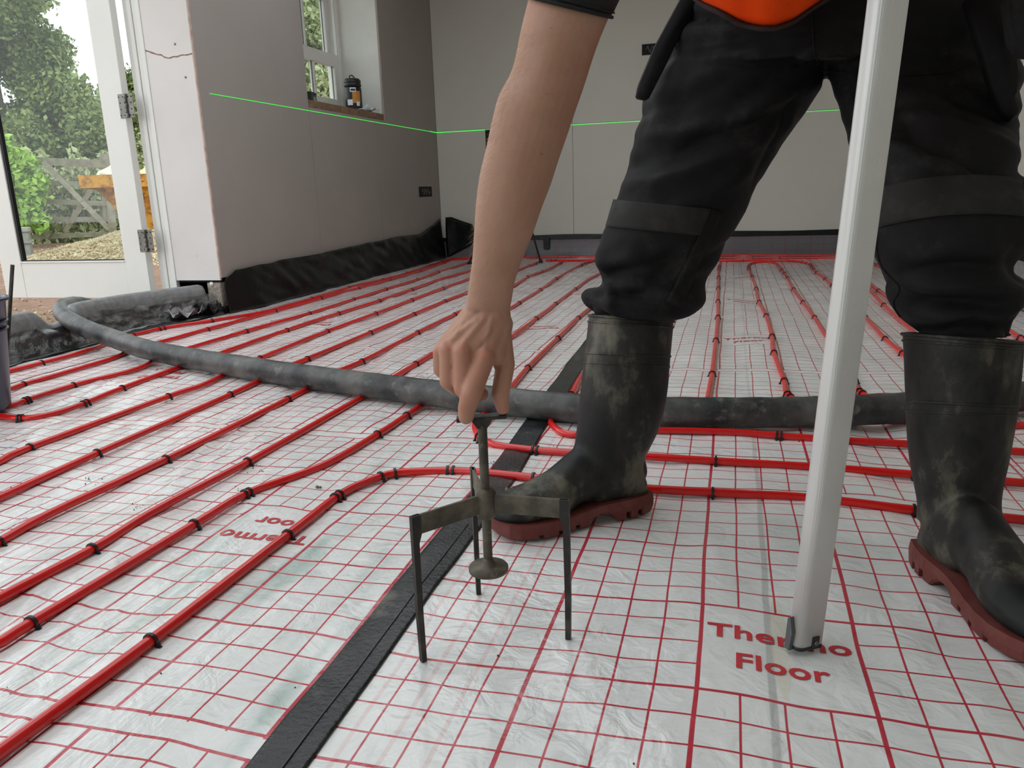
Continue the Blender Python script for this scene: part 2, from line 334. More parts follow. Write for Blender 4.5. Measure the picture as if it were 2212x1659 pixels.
board_x([(5.60+g, ZB), (YB-.002, ZB+.004), (YB-.002, ZC), (5.775, ZC), (5.765, 1.133), (5.60+g, 1.133)])
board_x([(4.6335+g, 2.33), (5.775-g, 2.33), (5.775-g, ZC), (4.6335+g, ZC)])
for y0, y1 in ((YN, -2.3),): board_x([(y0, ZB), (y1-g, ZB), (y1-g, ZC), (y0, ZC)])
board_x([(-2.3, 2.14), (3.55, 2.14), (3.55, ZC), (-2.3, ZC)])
# reveal facing the room at the door: two boards with the jagged crack between
yr = 3.55; ck = [(-2.845, 1.318), (-2.835, 1.316), (-2.812, 1.306), (-2.78, 1.296), (-2.755, 1.291), (-2.742, 1.281), (-2.72, 1.275), (-2.705, 1.273), (-2.69, 1.279), (-2.665, 1.276), (-2.64, 1.283), (-2.61, 1.281), (-2.576, 1.284)]
lowb = MB().prism([(-2.845, ZB-.012), (-2.576, ZB-.012)]+ck[::-1], yr, yr+BT, 1).build('plasterboard', M['plaster_w'], wl)
upb = MB().prism([(x, z+.006+.005*random.random()) for x, z in ck]+[(-2.576, ZC), (-2.845, ZC)], yr, yr+BT, 1).build('plasterboard', M['plaster_w'], wl)
MB().prism([(x, z-.004) for x, z in ck]+[(x, z+.012) for x, z in ck[::-1]], yr+.004, yr+.0124, 1).build('broken_edge', M['core'], wl)
MB().prism([(-2.5765, ZB), (-2.5695, ZB), (-2.5695, ZC), (-2.5765, ZC)], yr-.0012, yr+.011, 1).build('paper_edge', M['edge'], wl)
for u, v, o in ((378, 95, upb), (401, 167, lowb)):
    p = PY(u, v, yr); MB().lathe([(.0001, 0), (.0055, 0), (.0055, .002), (.004, .003), (.0001, .0022)], 14, M=Matrix.Translation((p[0], yr, p[2])) @ Matrix.Rotation(math.pi/2, 4, 'X')).build('screw', M['steel'], o)
# patched filler blobs
# back wall
wb = struct(MB().box((XL-.1, YB+BT+.004, -.05), (XR+.15, YB+.12, ZC)).build('wall_back', M['dark']))
xs = [XL, -1.333, -.12, 1.08, XR]
for a, b in zip(xs[:-1], xs[1:]):
    for z0, z1 in ((ZB-.006*(a < -1.3), 1.119), (1.1205, ZC)):
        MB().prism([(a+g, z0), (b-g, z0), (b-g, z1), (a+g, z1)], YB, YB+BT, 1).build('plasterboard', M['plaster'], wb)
wr = struct(MB().box((XR+BT+.004, 3.9, -.05), (XR+.15, YB+.1, ZC)).box((XR+BT+.004, YN, 2.2), (XR+.15, 3.9, ZC)).box((XR+BT+.004, YN, -.05), (XR+.15, 3.9, 2.2)).build('wall_right', M['dark']))
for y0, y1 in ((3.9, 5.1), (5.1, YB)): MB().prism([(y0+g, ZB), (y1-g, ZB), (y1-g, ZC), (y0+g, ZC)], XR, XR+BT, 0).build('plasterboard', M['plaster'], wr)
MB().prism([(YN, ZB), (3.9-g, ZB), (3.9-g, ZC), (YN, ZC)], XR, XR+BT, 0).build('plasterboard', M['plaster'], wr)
wn = struct(MB().box((-2.96, YN-.12, -.05), (-2.7, YN, ZC)).box((-1.0, YN-.12, -.05), (XR+.15, YN, ZC)).box((-2.7, YN-.12, 2.2), (-1.0, YN, ZC)).build('wall_near', M['plaster']))  # unseen gap in the wall behind the camera, added to let light in
cl = struct(MB().box((-2.96, YN-.12, ZC), (XR+.15, -1.2, ZC+.06)).box((-2.96, -1.2, ZC), (-2.4, 4.7, ZC+.06)).box((-.6, -1.2, ZC), (XR+.15, 4.7, ZC+.06)).box((-2.96, 4.7, ZC), (XR+.15, YB+.12, ZC+.06)).build('ceiling', M['ceiling']))  # unseen roof opening along the left side, added for its light

# ------------------------------------------------------------------ ground outside
def gz(x, y): return -.13-.02*vn(x*.4, y*.4)+.04*vn(x*2.1, y*2.3)
us = np.linspace(-26, -2.9, 90); vs = np.linspace(-6, 30, 110)
gr = struct(grid_mesh(lambda x, y: (x, y, float(gz(x, y))), us, vs).build('ground', M['soil']))
struct(MB().box((-60, -30, -.5), (60, 60, -.35)).build('ground', mat('far_grass', (.16, .22, .06), .9, (.10, .15, .04), 1)))

# ------------------------------------------------------------------ door and frame
XD1, XD0 = -2.977, -3.955; YD = 3.5; DT = .046; zb, zt = .088, 2.10
door = setempty('door_1')
gx0, gx1, gz0, gz1 = -3.812, -3.115, .295, 1.96
def dbox(name, a, b, m=None, par=door, r=.003): return MB().bbox(a, b, r).build(name, m or M['white'], par)
dbox('stile', (gx1, YD, zb), (XD1, YD+DT, zt)); dbox('stile', (XD0, YD, zb), (gx0, YD+DT, zt))
dbox('rail', (gx0, YD+.0015, zb), (gx1, YD+DT, gz0-.004)); dbox('rail', (gx0, YD+.0015, gz1), (gx1, YD+DT, zt))
MB().box((gx0, YD+.020, gz0), (gx1, YD+.024, gz1)).build('pane', M['glass'], door)
for a, b in (((gx0, YD+.008, gz0-.004), (gx0+.014, YD+.030, gz1)), ((gx0, YD+.008, gz0-.004), (gx1, YD+.030, gz0+.002)), ((gx1-.004, YD+.012, gz0), (gx1, YD+.030, gz1)), ((gx0, YD+.010, gz1-.006), (gx1, YD+.030, gz1))):
    MB().box(a, b).build('gasket', M['gasket'], door)
MB().bbox((gx0-.004, YD-.004, gz0-.012), (gx1+.002, YD+.006, gz0-.005), .002).build('glazing_bead', M['white'], door)
frame = setempty('trim_1')
for x0, x1, y0, y1 in ((-2.966, -2.928, 3.575, 3.66), (-2.928, -2.905, 3.556, 3.66), (-2.903, -2.872, 3.562, 3.66), (-2.870, -2.846, 3.545, 3.66)):
    MB().bbox((x0, y0, .02), (x1, y1, 2.16), .003).build('frame_strip', M['white'], frame)
MB().bbox((-2.966, -2.28, 2.10), (-2.846, 3.66, 2.145), .003).build('frame_head', M['white'], frame)
MB().bbox((-2.966, -2.33, .0), (-2.846, -2.28, 2.145), .003).build('frame_strip', M['white'], frame)
for hz in (.392, 1.063, 1.75):
    h = MB().bbox((-3.004, YD-.0035, hz-.058), (-2.962, YD-.0005, hz+.058), .0012).build('hinge', M['steel'], door)
    MB().bbox((-2.957, YD-.0025, hz-.058), (-2.917, YD+.0005, hz+.058), .0012).build('hinge_leaf', M['steel'], h)
    for kk in range(5):
        z0 = hz-.058+kk*.0235; MB().lathe([(.0001, 0), (.0072, 0), (.0078, .002), (.0078, .0205), (.0072, .0222), (.0001, .0222)], 16, (-2.959+.0012*(-1)**kk, YD-.006, z0)).build('knuckle', M['steel'], h)
    for dx in (-3.0, -2.975, -2.945, -2.925):
        for dz in (-.044, -.015, .015, .044):
            if dx in (-3.0, -2.925) or abs(dz) > .03:
                MB().lathe([(.0001, 0), (.0035, 0), (.003, .001), (.0001, .0004)], 8, M=Matrix.Translation((dx+.006*(abs(dz) < .03)*(1 if dx < -2.96 else -1), YD-.0034, hz+dz)) @ Matrix.Rotation(math.pi/2, 4, 'X')).build('screw', M['dark'], h)

# ------------------------------------------------------------------ sash window in the left wall
win = setempty('window_1')
xf = -2.905; y0, y1 = 4.62, 5.775
MB().prism([(-2.93, 1.06), (XL-BT, 1.06), (XL-BT, 2.36), (-2.93, 2.36)], y1, y1+.012, 1).build('reveal_board', M['plaster_s'], win)
MB().prism([(-2.93, 1.06), (XL-BT, 1.06), (XL-BT, 2.36), (-2.93, 2.36)], y0-.0, y0+.012, 1).build('reveal_board', M['plaster_s'], win)
MB().box((-2.93, y0, 2.33), (XL-BT, y1, 2.345)).build('reveal_board', M['plaster_s'], win)
MB().bbox((-2.93, y0, 1.134), (XL-.001, y1, 1.180), .002).build('sill_board', M['brown'], win)
MB().box((-2.93, y0+.012, 1.1785), (XL-.012, y1, 1.1812)).build('sill_cover', mat('pale_sill', (.55, .5, .42), .8), win)
MB().bbox((XL-.011, y1-.004, 1.14), (XL+.0015, y1+.004, 2.33), .001).build('paper_edge', M['edge'], win)
fx0, fx1 = -2.99, xf
for k_, (a, b) in enumerate((((fx0, y1-.045, 1.14), (fx1+.02, y1-.0, 2.33)), ((fx0, y0+.012, 1.14), (fx1+.02, y0+.055, 2.33)), ((fx0, y0+.05, 1.142), (fx1+.02, y1-.045, 1.215)), ((fx0, y0+.05, 2.30), (fx1+.02, y1-.045, 2.33)))):
    MB().bbox(a, b, .004).build('frame_box', M['white'], win)
MB().bbox((fx1-.012, y1-.058, 1.19), (fx1+.012, y1-.045, 2.31), .003).build('frame_bead', M['white'], win)
def sash(xa, xb, z0, z1, top, bot, name):
    s = MB().bbox((xa, 5.665, z0), (xb, 5.732, z1), .004).bbox((xa, 4.675, z0), (xb, 4.74, z1), .004).bbox((xa, 4.74, z0), (xb, 5.665, z0+bot), .004).bbox((xa, 4.74, z1-top), (xb, 5.665, z1), .004).build(name, M['white'], win)
    ym = [4.74+i*(5.665-4.74)/3 for i in (1, 2)]
    for yy in ym: MB().bbox((xa+.004, yy-.011, z0+bot), (xb-.004, yy+.011, z1-top), .002).build('glazing_bar', M['white'], s)
    zm = z0+bot+(z1-top-z0-bot)*(.60 if name == 'upper_sash' else 1.5)
    if name == 'upper_sash': MB().bbox((xa+.004, 4.74, zm-.011), (xb-.004, 5.665, zm+.011), .002).build('glazing_bar', M['white'], s)
    edges = [4.74]+ym+[5.665]
    for a, b in zip(edges[:-1], edges[1:]):
        for za, zc in (((z0+bot, zm), (zm, z1-top)) if name == 'upper_sash' else ((z0+bot, z1-top),)):
            MB().box(((xa+xb)/2-.003, a+.008, za), ((xa+xb)/2, b-.008, zc)).build('pane', M['glass'], s)
            MB().box(((xa+xb)/2, b-.022, za), ((xa+xb)/2+.006, b-.011, zc)).build('spacer_bar', M['foam'], s)
    return s
ls = sash(-2.935, -2.895, 1.215, 1.615, .088, .080, 'lower_sash')
us_ = sash(-2.982, -2.942, 1.575, 2.30, .05, .045, 'upper_sash')
MB().lathe([(.0001, 0), (.022, 0), (.024, .006), (.015, .014), (.0001, .016)], 20, (-2.912, 5.33, 1.615)).bbox((-2.92, 5.29, 1.618), (-2.90, 5.37, 1.631), .003).build('sash_catch', M['steel'], ls)

# things on the sill
c0 = PX(801/1, 190, -2.72); c0 = (-2.72, 5.60, 1.1435)
tub = thing('tub', 'black screw-top tub with orange and white label on the window sill', 'tub', (-2.74, 5.62, 1.1817))
MB().lathe([(.0001, 0), (.058, 0), (.062, .006), (.062, .175), (.055, .19), (.0001, .19)], 32).build('body', M['blackcap'], tub)
MB().lathe([(.0001, .188), (.060, .188), (.064, .192), (.064, .205), (.058, .209), (.062, .214), (.062, .232), (.05, .245), (.0001, .246)], 32).build('lid', M['blackcap'], tub)
MB().tube([(-.0, -.045, .24), (.0, -.035, .262), (0, 0, .270), (0, .035, .262), (0, .045, .24)], .0045, 8).build('handle', M['blackcap'], tub)
def label_arc(r, a0, a1, z0, z1, m, name, par):
    q = np.linspace(a0, a1, 12); return grid_mesh(lambda a, z: (r*math.cos(a), r*math.sin(a), z), q, [z0, z1]).build(name, m, par)
A0 = math.atan2(-5.5, 2.6)
label_arc(.0630, A0-.1, A0+.9, .07, .155, M['orange_lbl'], 'label_band', tub)
label_arc(.0634, A0-.35, A0+.35, .148, .178, M['paper'], 'white_label', tub)
label_arc(.0636, A0-.25, A0+.28, .155, .169, M['blackcap'], 'label_lettering', tub)
label_arc(.0638, A0-.75, A0-.1, .055, .095, M['paper'], 'white_label', tub)
label_arc(.0638, A0+.35, A0+.75, .05, .08, M['paper'], 'white_label', tub)
t2 = thing('tin', 'dark green square tin at the left end of the window sill', 'tin', (-2.80, 5.05, 1.1817), .2)
MB().bbox((-.045, -.075, 0), (.045, .055, .088), .008).build('body', M['green_tub'], t2)
MB().bbox((-.047, -.077, .084), (.047, .057, .094), .004).build('lid', M['green_tub'], t2)
grid_mesh(lambda a, z: (.0455, a, z), np.linspace(-.02, .03, 4), [.04, .066]).build('label_print', mat('tin_print', (.3, .36, .32), .6), t2)
mb = MB()
def crum(x, y): return (-2.64+x, 5.66+y, 1.1825+.05*vn(x*30+5, y*30)+.006)
pp = grid_mesh(crum, np.linspace(-.06, .05, 9), np.linspace(-.10, .07, 11)).build('paper_sheet', M['paper'])
modded(pp, [('SOLIDIFY', dict(thickness=.002))]); tag(pp, 'crumpled white paper lying on the window sill before the black tub', 'paper')
tg = MB().tube([(-2.72, 5.17, 1.187), (-2.71, 5.20, 1.194), (-2.72, 5.23, 1.188), (-2.70, 5.26, 1.187)], .005, 8).build('wire_scrap', M['blackcap']); tag(tg, 'short black scrap of wire on the window sill beside the green tin', 'wire')

# ------------------------------------------------------------------ back boxes, cables, slot
def backbox(name, label, c, w, h, axis, hide=0):
    t = thing(name, label, 'back box', c)
    def bx(a, b, nm, m):
        if axis == 'x': return MB().box((a[1], a[0], a[2]), (b[1], b[0], b[2])).build(nm, m, t)
        return MB().box(a, b).build(nm, m, t)
    s = 1
    bx((-w/2, -.0015, -h/2), (w/2, .0012, h/2), 'opening', M['dark'])
    for a, b in (((-w/2, -.003, -h/2), (w/2, 0.001, -h/2+.004)), ((-w/2, -.003, h/2-.004), (w/2, .001, h/2)), ((-w/2, -.003, -h/2), (-w/2+.004, .001, h/2)), ((w/2-.004, -.003, -h/2), (w/2, .001, h/2))): bx(a, b, 'rim', mat('box_rim', (.05, .05, .05), .6))
    pts = [(-w*.3+w*.6*i/14, -.004-.004*math.sin(i*1.9), h*.28*math.sin(i*1.35)) for i in range(15)]
    pts = catmull(pts, 4)
    if axis == 'x': pts = [(-p[1], p[0], p[2]) for p in pts]
    MB().tube(pts, .0035, 6).build('cable', mat('grey_cable', (.14, .15, .14), .5), t)
    return t
s1 = PX(919, 414, XL); backbox('back_box', 'black double socket opening with cable low on the left wall', (XL+.001, s1[1], s1[2]), .30, .085, 'x')
for o in bpy.data.objects: pass
s2 = PY(1412, 106, YB); backbox('back_box', 'black socket opening with looped cable high on the back wall', (s2[0], YB-.001, s2[2]), .19, .085, 'y')
s3 = MB().box((-2.112, YB-.003, .94), (-2.05, YB+.001, 1.112)).build('conduit_slot', M['dark']); tag(s3, 'narrow dark slot cut in the back wall under the laser line', 'slot')

# laser line: light thrown on the boards
LZ = 1.112
ll = MB().box((XL-.0005, 3.64, LZ-.0016), (XL+.0012, 6.69, LZ+.0016)).box((XL-.0005, 6.705, LZ-.0028), (XL+.0012, YB, LZ+.0028)).box((XL, YB-.0012, LZ-.003), (-2.105, YB+.0005, LZ+.003)).box((-2.105, YB-.0012, LZ-.0022), (-.60, YB+.0005, LZ+.0022)).box((-.60, YB-.0012, LZ-.0014), (XR, YB+.0005, LZ+.0014)).box((XR-.0012, 3.9, LZ-.0022), (XR+.0005, YB, LZ+.0022)).build('laser_line', M['laser'])
tag(ll, 'thin green laser level line running along the walls at sill height', 'laser line')

# ------------------------------------------------------------------ wall bases
# back: black strip and printed grey upstand
def upb_(x, z): return (x, YB-.012-.055*(1-z/.14)**2*.8-.006*float(vn(x*6, z*20)), z)
up1 = grid_mesh(upb_, np.linspace(XL+.02, XR-.02, 160), np.linspace(0, .15, 8)).build('film_upstand', M['film_up']); tag(up1, 'grey upstand of grid-printed film turned up the back wall', 'film')
recenter(up1, (XL, YB, 0))
st = grid_mesh(lambda x, z: (x, YB-.004-.005*float(vn(x*5, 2)), .135+z+.01*float(vn(x*2.2, 7))), np.linspace(XL+.15, XR, 90), np.linspace(0, .055, 4)).build('membrane_strip', M['foil']); tag(st, 'thin black damp membrane strip along the foot of the back wall', 'membrane')
tb = MB().bbox((-1.60, YB-.05, .075), (-1.545, YB-.012, .165), .004).build('tape_tab', M['foil']); tag(tb, 'black tape tab hanging over the grey upstand of the back wall', 'tape')
# left: loose black polythene
tp = [(3.565, .150), (3.575, .175), (3.66, .215), (4.1, .225), (4.6, .225), (5.3, .245), (5.9, .255), (6.3, .25), (6.6, .30), (6.80, .36)]
def topz(y): return float(np.interp(y, [p[0] for p in tp], [p[1] for p in tp]))+.006*float(vn(y*7, 3))
def foil(y, s):
    z = topz(y)*s; e = min(1, (y-3.56)/.25); out = .006+.055*(1-s)**1.6*(.3+.7*e)+e*(.028*float(vn(y*4, s*2.2))*(1 if s < .97 else .5)+.018*float(vn(y*13+s*3, s*5+y*4)))
    return (XL+.004+out*.8, y, z+.002)
fo = grid_mesh(foil, np.linspace(3.562, 6.80, 220), np.linspace(0, 1, 16)).build('polythene_skirt', M['foil']); modded(fo, [('SOLIDIFY', dict(thickness=.0012))]); tag(fo, 'loose crinkled black polythene skirt along the foot of the left wall', 'polythene')
mb = MB()
def flap(x, s): 
    zt = np.interp(x, [0, .06, .17, .27, .30], [.37, .37, .33, .30, .18]); z0 = np.interp(x, [0, .27, .30], [0, .14, .15])
    return (XL+.06+x, YB-.035-.03*float(vn(x*11, s*3)), z0+(zt-z0)*s)
fl_ = grid_mesh(flap, np.linspace(0, .3, 16), np.linspace(0, 1, 10)).build('polythene_flap', M['foil']); modded(fl_, [('SOLIDIFY', dict(thickness=.0015))]); tag(fl_, 'black polythene flap folded round the far left corner', 'polythene')
# right: grey foam upstand
fr_ = grid_mesh(lambda y, s: (XR-.05-.10*(1-s)**2-.01*float(vn(y*3, s)), y, s*.175), np.linspace(3.0, 6.8, 60), np.linspace(0, 1, 6)).build('foam_strip', M['foam']); modded(fr_, [('SOLIDIFY', dict(thickness=.008))]); tag(fr_, 'grey foam edging strip at the foot of the right wall', 'foam strip')
# doorway: foam strip, clear sheet, black sheet on the floor, block under the reveal
bt = [(-2.60, -.1), (-2.62, 1.0), (-2.66, 1.9), (-2.70, 2.35), (-2.73, 2.6), (-2.78, 2.9), (-2.80, 3.1), (-2.76, 3.3), (-2.70, 3.45), (-2.66, 3.535)]
bt = catmull([(a, b, 0) for a, b in bt], 8)
mb = MB(); ring = []
for p in bt:
    w = .5+.5*math.sin(p[1]*2.2); dz = .010*math.sin(p[1]*3+1); sq = 1-.42*math.exp(-((p[1]-2.66)/.10)**4)
    sec = [(0, .062), (0, .10), (-.004, .135), (-.012, .158), (-.030, .166), (-.048, .160), (-.05, .13), (-.035, .07)]
    ring.append([(p[0]+a*(1+w*.5), p[1], (z+dz)*sq) for a, z in sec])
mb.loft(ring); fs = mb.build('foam_strip', M['foam']); tag(fs, 'pale grey foam edging strip curving across the open doorway', 'foam strip')
def cs(y, s):
    s = s*(1-.4*math.exp(-((y-2.66)/.10)**4))
    xx = np.interp(y, [p[1] for p in bt], [p[0] for p in bt]); z = .003+.088*s+.02*float(vn(y*9, 1))*s
    return (xx+.015+.055*(1-s)**1.5+.030*float(vn(y*13, s*4))+.014*float(vn(y*37, s*9+y*8)), y, z+.01*float(vn(y*30, s*3))*s)
c_ = grid_mesh(cs, np.linspace(.9, 3.53, 420), np.linspace(0, 1, 16)).build('clear_sheet', M['clear']); tag(c_, 'crinkled clear plastic sheet hanging below the foam in the doorway', 'plastic sheet')
def dk(y, s):
    xx = np.interp(y, [p[1] for p in bt], [p[0] for p in bt]); return (xx+.012-.012*s+.05*(1-s)**1.4*.7, y, .001+.085*s)
d_ = grid_mesh(dk, np.linspace(.3, 3.54, 120), np.linspace(0, 1, 8)).build('black_sheet', M['film_up'] if 0 else mat('dark_grey_sheet', (.055, .053, .055), .4, (.10, .095, .095), 12, bsc=25, bst=.5, bd=.01)); tag(d_, 'dark grey sheet lining the doorway edge behind the clear plastic', 'plastic sheet')
e_ = grid_mesh(lambda y, s: (-2.69+.10*s+.02*float(vn(y*6, s)), y, .002+.008*float(vn(y*20, s*3))+.0045), np.linspace(.3, 3.56, 160), np.linspace(0, 1, 6)).build('floor_lap', M['foil']); modded(e_, [('SOLIDIFY', dict(thickness=.001))]); tag(e_, 'black polythene lap on the floor along the doorway edge', 'polythene')
blk = MB().bbox((-2.665, 3.556, .035), (-2.585, 3.64, .165), .006).build('concrete_block', M['concrete']); tag(blk, 'rough concrete block end below the plaster reveal by the doorway', 'block')
b2 = MB().bbox((-2.845, 3.57, -.02), (-2.67, 3.66, .17), .004).build('gap_infill', M['foil']); tag(b2, 'black box filling the gap under the reveal behind the foam strip', 'membrane')  # black box set into the dark gap under the reveal
rg = MB().lathe([(.0001, 0), (.011, 0), (.012, .004), (.006, .009), (.0001, .01)], 16, M=Matrix.Translation((-2.634, 3.556, .158)) @ Matrix.Rotation(math.pi/2, 4, 'X')).build('disc_fixing', M['white']); tag(rg, 'small white plastic disc fixing on the concrete block', 'fixing')
def crk(a, b, c, n=9, m='clear', nm='plastic_scrap', lb='', amp=.05):
    def f(x, y): return (c[0]+x*a, c[1]+y*b, c[2]+amp*float(vn(x*4+3, y*5))+.01*float(vn(x*11, y*9)))
    o = grid_mesh(f, np.linspace(0, 1, n*2), np.linspace(0, 1, n)).build(nm, M[m]); modded(o, [('SOLIDIFY', dict(thickness=.0012))]); tag(o, lb, 'plastic sheet'); return o
crk(.10, .15, (-2.665, 3.42, .004), m='foil', nm='polythene_scrap', lb='crumpled black polythene scrap at the foot of the reveal', amp=.075)
q = crk(.10, .17, (-2.72, 3.27, .006), m='paper', nm='plastic_scrap', lb='crumpled grey printed film scrap under the foam end', amp=.06)
q.data.materials.clear(); q.data.materials.append(mat('silvery_scrap', (.55, .54, .54), .25, (.25, .24, .25), 12, c3=(.4, .1, .1), n3=25, lo3=.66, hi3=.7, bsc=20, bst=.8, bd=.01))

# ------------------------------------------------------------------ printed film sheets
def sheet(x0, x1, y0, y1, ox, oy, dx, dy, lift, label):
    xs_ = np.arange(x0, x1+dx*.5, dx)
    ys_ = [y0]
    while ys_[-1] < y1: ys_.append(ys_[-1]+dy*(1 if ys_[-1] < 2 else 1+(ys_[-1]-2)*.8))
    ys_[-1] = y1; ys_ = np.array(ys_); X, Y = np.meshgrid(xs_, ys_); Z = hfilm(X, Y)+lift
    P = np.stack([X, Y, Z], -1).reshape(-1, 3); nx, ny = len(xs_), len(ys_)
    I = np.arange(nx*ny).reshape(ny, nx); F = np.stack([I[:-1, :-1], I[:-1, 1:], I[1:, 1:], I[1:, :-1]], -1).reshape(-1, 4)
    me = bpy.data.meshes.new('film_sheet'); me.from_pydata(P.tolist(), [], F.tolist()); me.polygons.foreach_set('use_smooth', [True]*len(F))
    o = link('film_sheet', me, M['film']); recenter(o, (ox, oy, 0)); return tag(o, label, 'film')
SH = {}
SH['A'] = sheet(-.428, .59, .25, YB-.05, -.4233, .4334, .009, .011, 0, 'printed insulation film sheet right of the black tape, under the tripod and boots')
SH['B'] = sheet(-1.30, -.475, .25, YB-.05, -1.283, .644, .009, .011, 0, 'printed film sheet directly left of the black tape, with green showing through')
SH['C'] = sheet(-2.37, -1.30, .25, YB-.05, -2.37, .644, .012, .014, -.0008, 'printed film sheet crossing under the bucket and the bend of the hose')
SH['D'] = sheet(-2.62, -2.37, .25, YB-.05, -3.45, .5, .03, .03, -.0012, 'narrow printed film strip beside the doorway and left wall')
SH['E'] = sheet(.59, XR-.06, .25, YB-.05, .592, .5, .014, .014, -.0008, 'printed film sheet to the right under the right-hand boot toe')
SH['B0'] = sheet(-.5, -.40, .25, YB-.05, -.6, .5, .02, .03, -.0012, 'film lap hidden beneath the black tape')
# tape strip
tx = lambda y: float(np.interp(y, [.25, 1.5, 2.6, YB], [-.4455, -.447, -.50, -.62]))
ty = np.concatenate([np.arange(.25, 1.7, .012), np.arange(1.7, YB-.06, .05)])
tape = grid_mesh(lambda s, y: (tx(y)+s*.032, y, float(hfilm(tx(y)+s*.032, y))+.0012+.0006*float(vn(s*9, y*30))), np.linspace(-1, 1, 11), ty).build('joint_tape', M['tape']); modded(tape, [('SOLIDIFY', dict(thickness=.0008, offset=1))])
tag(tape, 'wide black joint tape strip running back between two film sheets', 'tape')
for off, a, b in ((.008, .25, 1.25),):
    q = MB().tube([(tx(y)+off-.006*(y-.9)**2, y, float(hfilm(tx(y)+off, y))+.0030) for y in np.arange(a, b, .02)], .0012, 6).build('tape_crease', M['tapefold'], tape)
# lettering
def text_mesh(s, size, cx, cy, rot):
    cu = bpy.data.curves.new('t', 'FONT'); cu.body = s; cu.size = size; cu.align_x = 'CENTER'; cu.align_y = 'CENTER'; cu.offset = size*.022; cu.resolution_u = 3; cu.space_character = 1.03
    o = bpy.data.objects.new('t', cu); COL.objects.link(o); dg = bpy.context.evaluated_depsgraph_get(); dg.update()
    me = bpy.data.meshes.new_from_object(o.evaluated_get(dg)); bpy.data.objects.remove(o); bpy.data.curves.remove(cu)
    me.transform(Matrix.Translation((cx, cy, 0)) @ Matrix.Rotation(rot, 4, 'Z')); return me
def block_text(sheet_o, cx, cy, rot):
    for s, dy, wx in (('Thermo', .033, 1.16), ('Floor', -.033, 1.08)):
        bm = bmesh.new()
        me = text_mesh(s, .046, 0, 0, 0); me.transform(Matrix.Diagonal((wx, 1, 1, 1))); me.transform(Matrix.Translation((0, dy, 0))); me.transform(Matrix.Translation((cx, cy, 0)) @ Matrix.Rotation(rot, 4, 'Z')); bm.from_mesh(me)
        for _ in range(2 if cy < 2.4 else 0): bmesh.ops.subdivide_edges(bm, edges=[e for e in bm.edges if e.calc_length() > .008], cuts=1, use_grid_fill=False)
        bmesh.ops.triangulate(bm, faces=bm.faces[:])
        for v in bm.verts: v.co.z = float(hfilm(v.co.x, v.co.y))+.0011
        me = bpy.data.meshes.new('printed_word'); bm.to_mesh(me); bm.free()
        me.transform(Matrix.Translation(-sheet_o.location)); link('printed_word', me, M['print'], sheet_o)
for j in range(6): block_text(SH['A'], .0767, .933+1.0667*j, 0)
for j in range(6): block_text(SH['B'], -.783, 1.144+1.0667*j, math.pi)
for j in range(6): block_text(SH['C'], -1.87, 1.144+1.0667*j, math.pi)
for j in range(5): block_text(SH['E'], 1.092, 1.0+1.0667*j, 0)

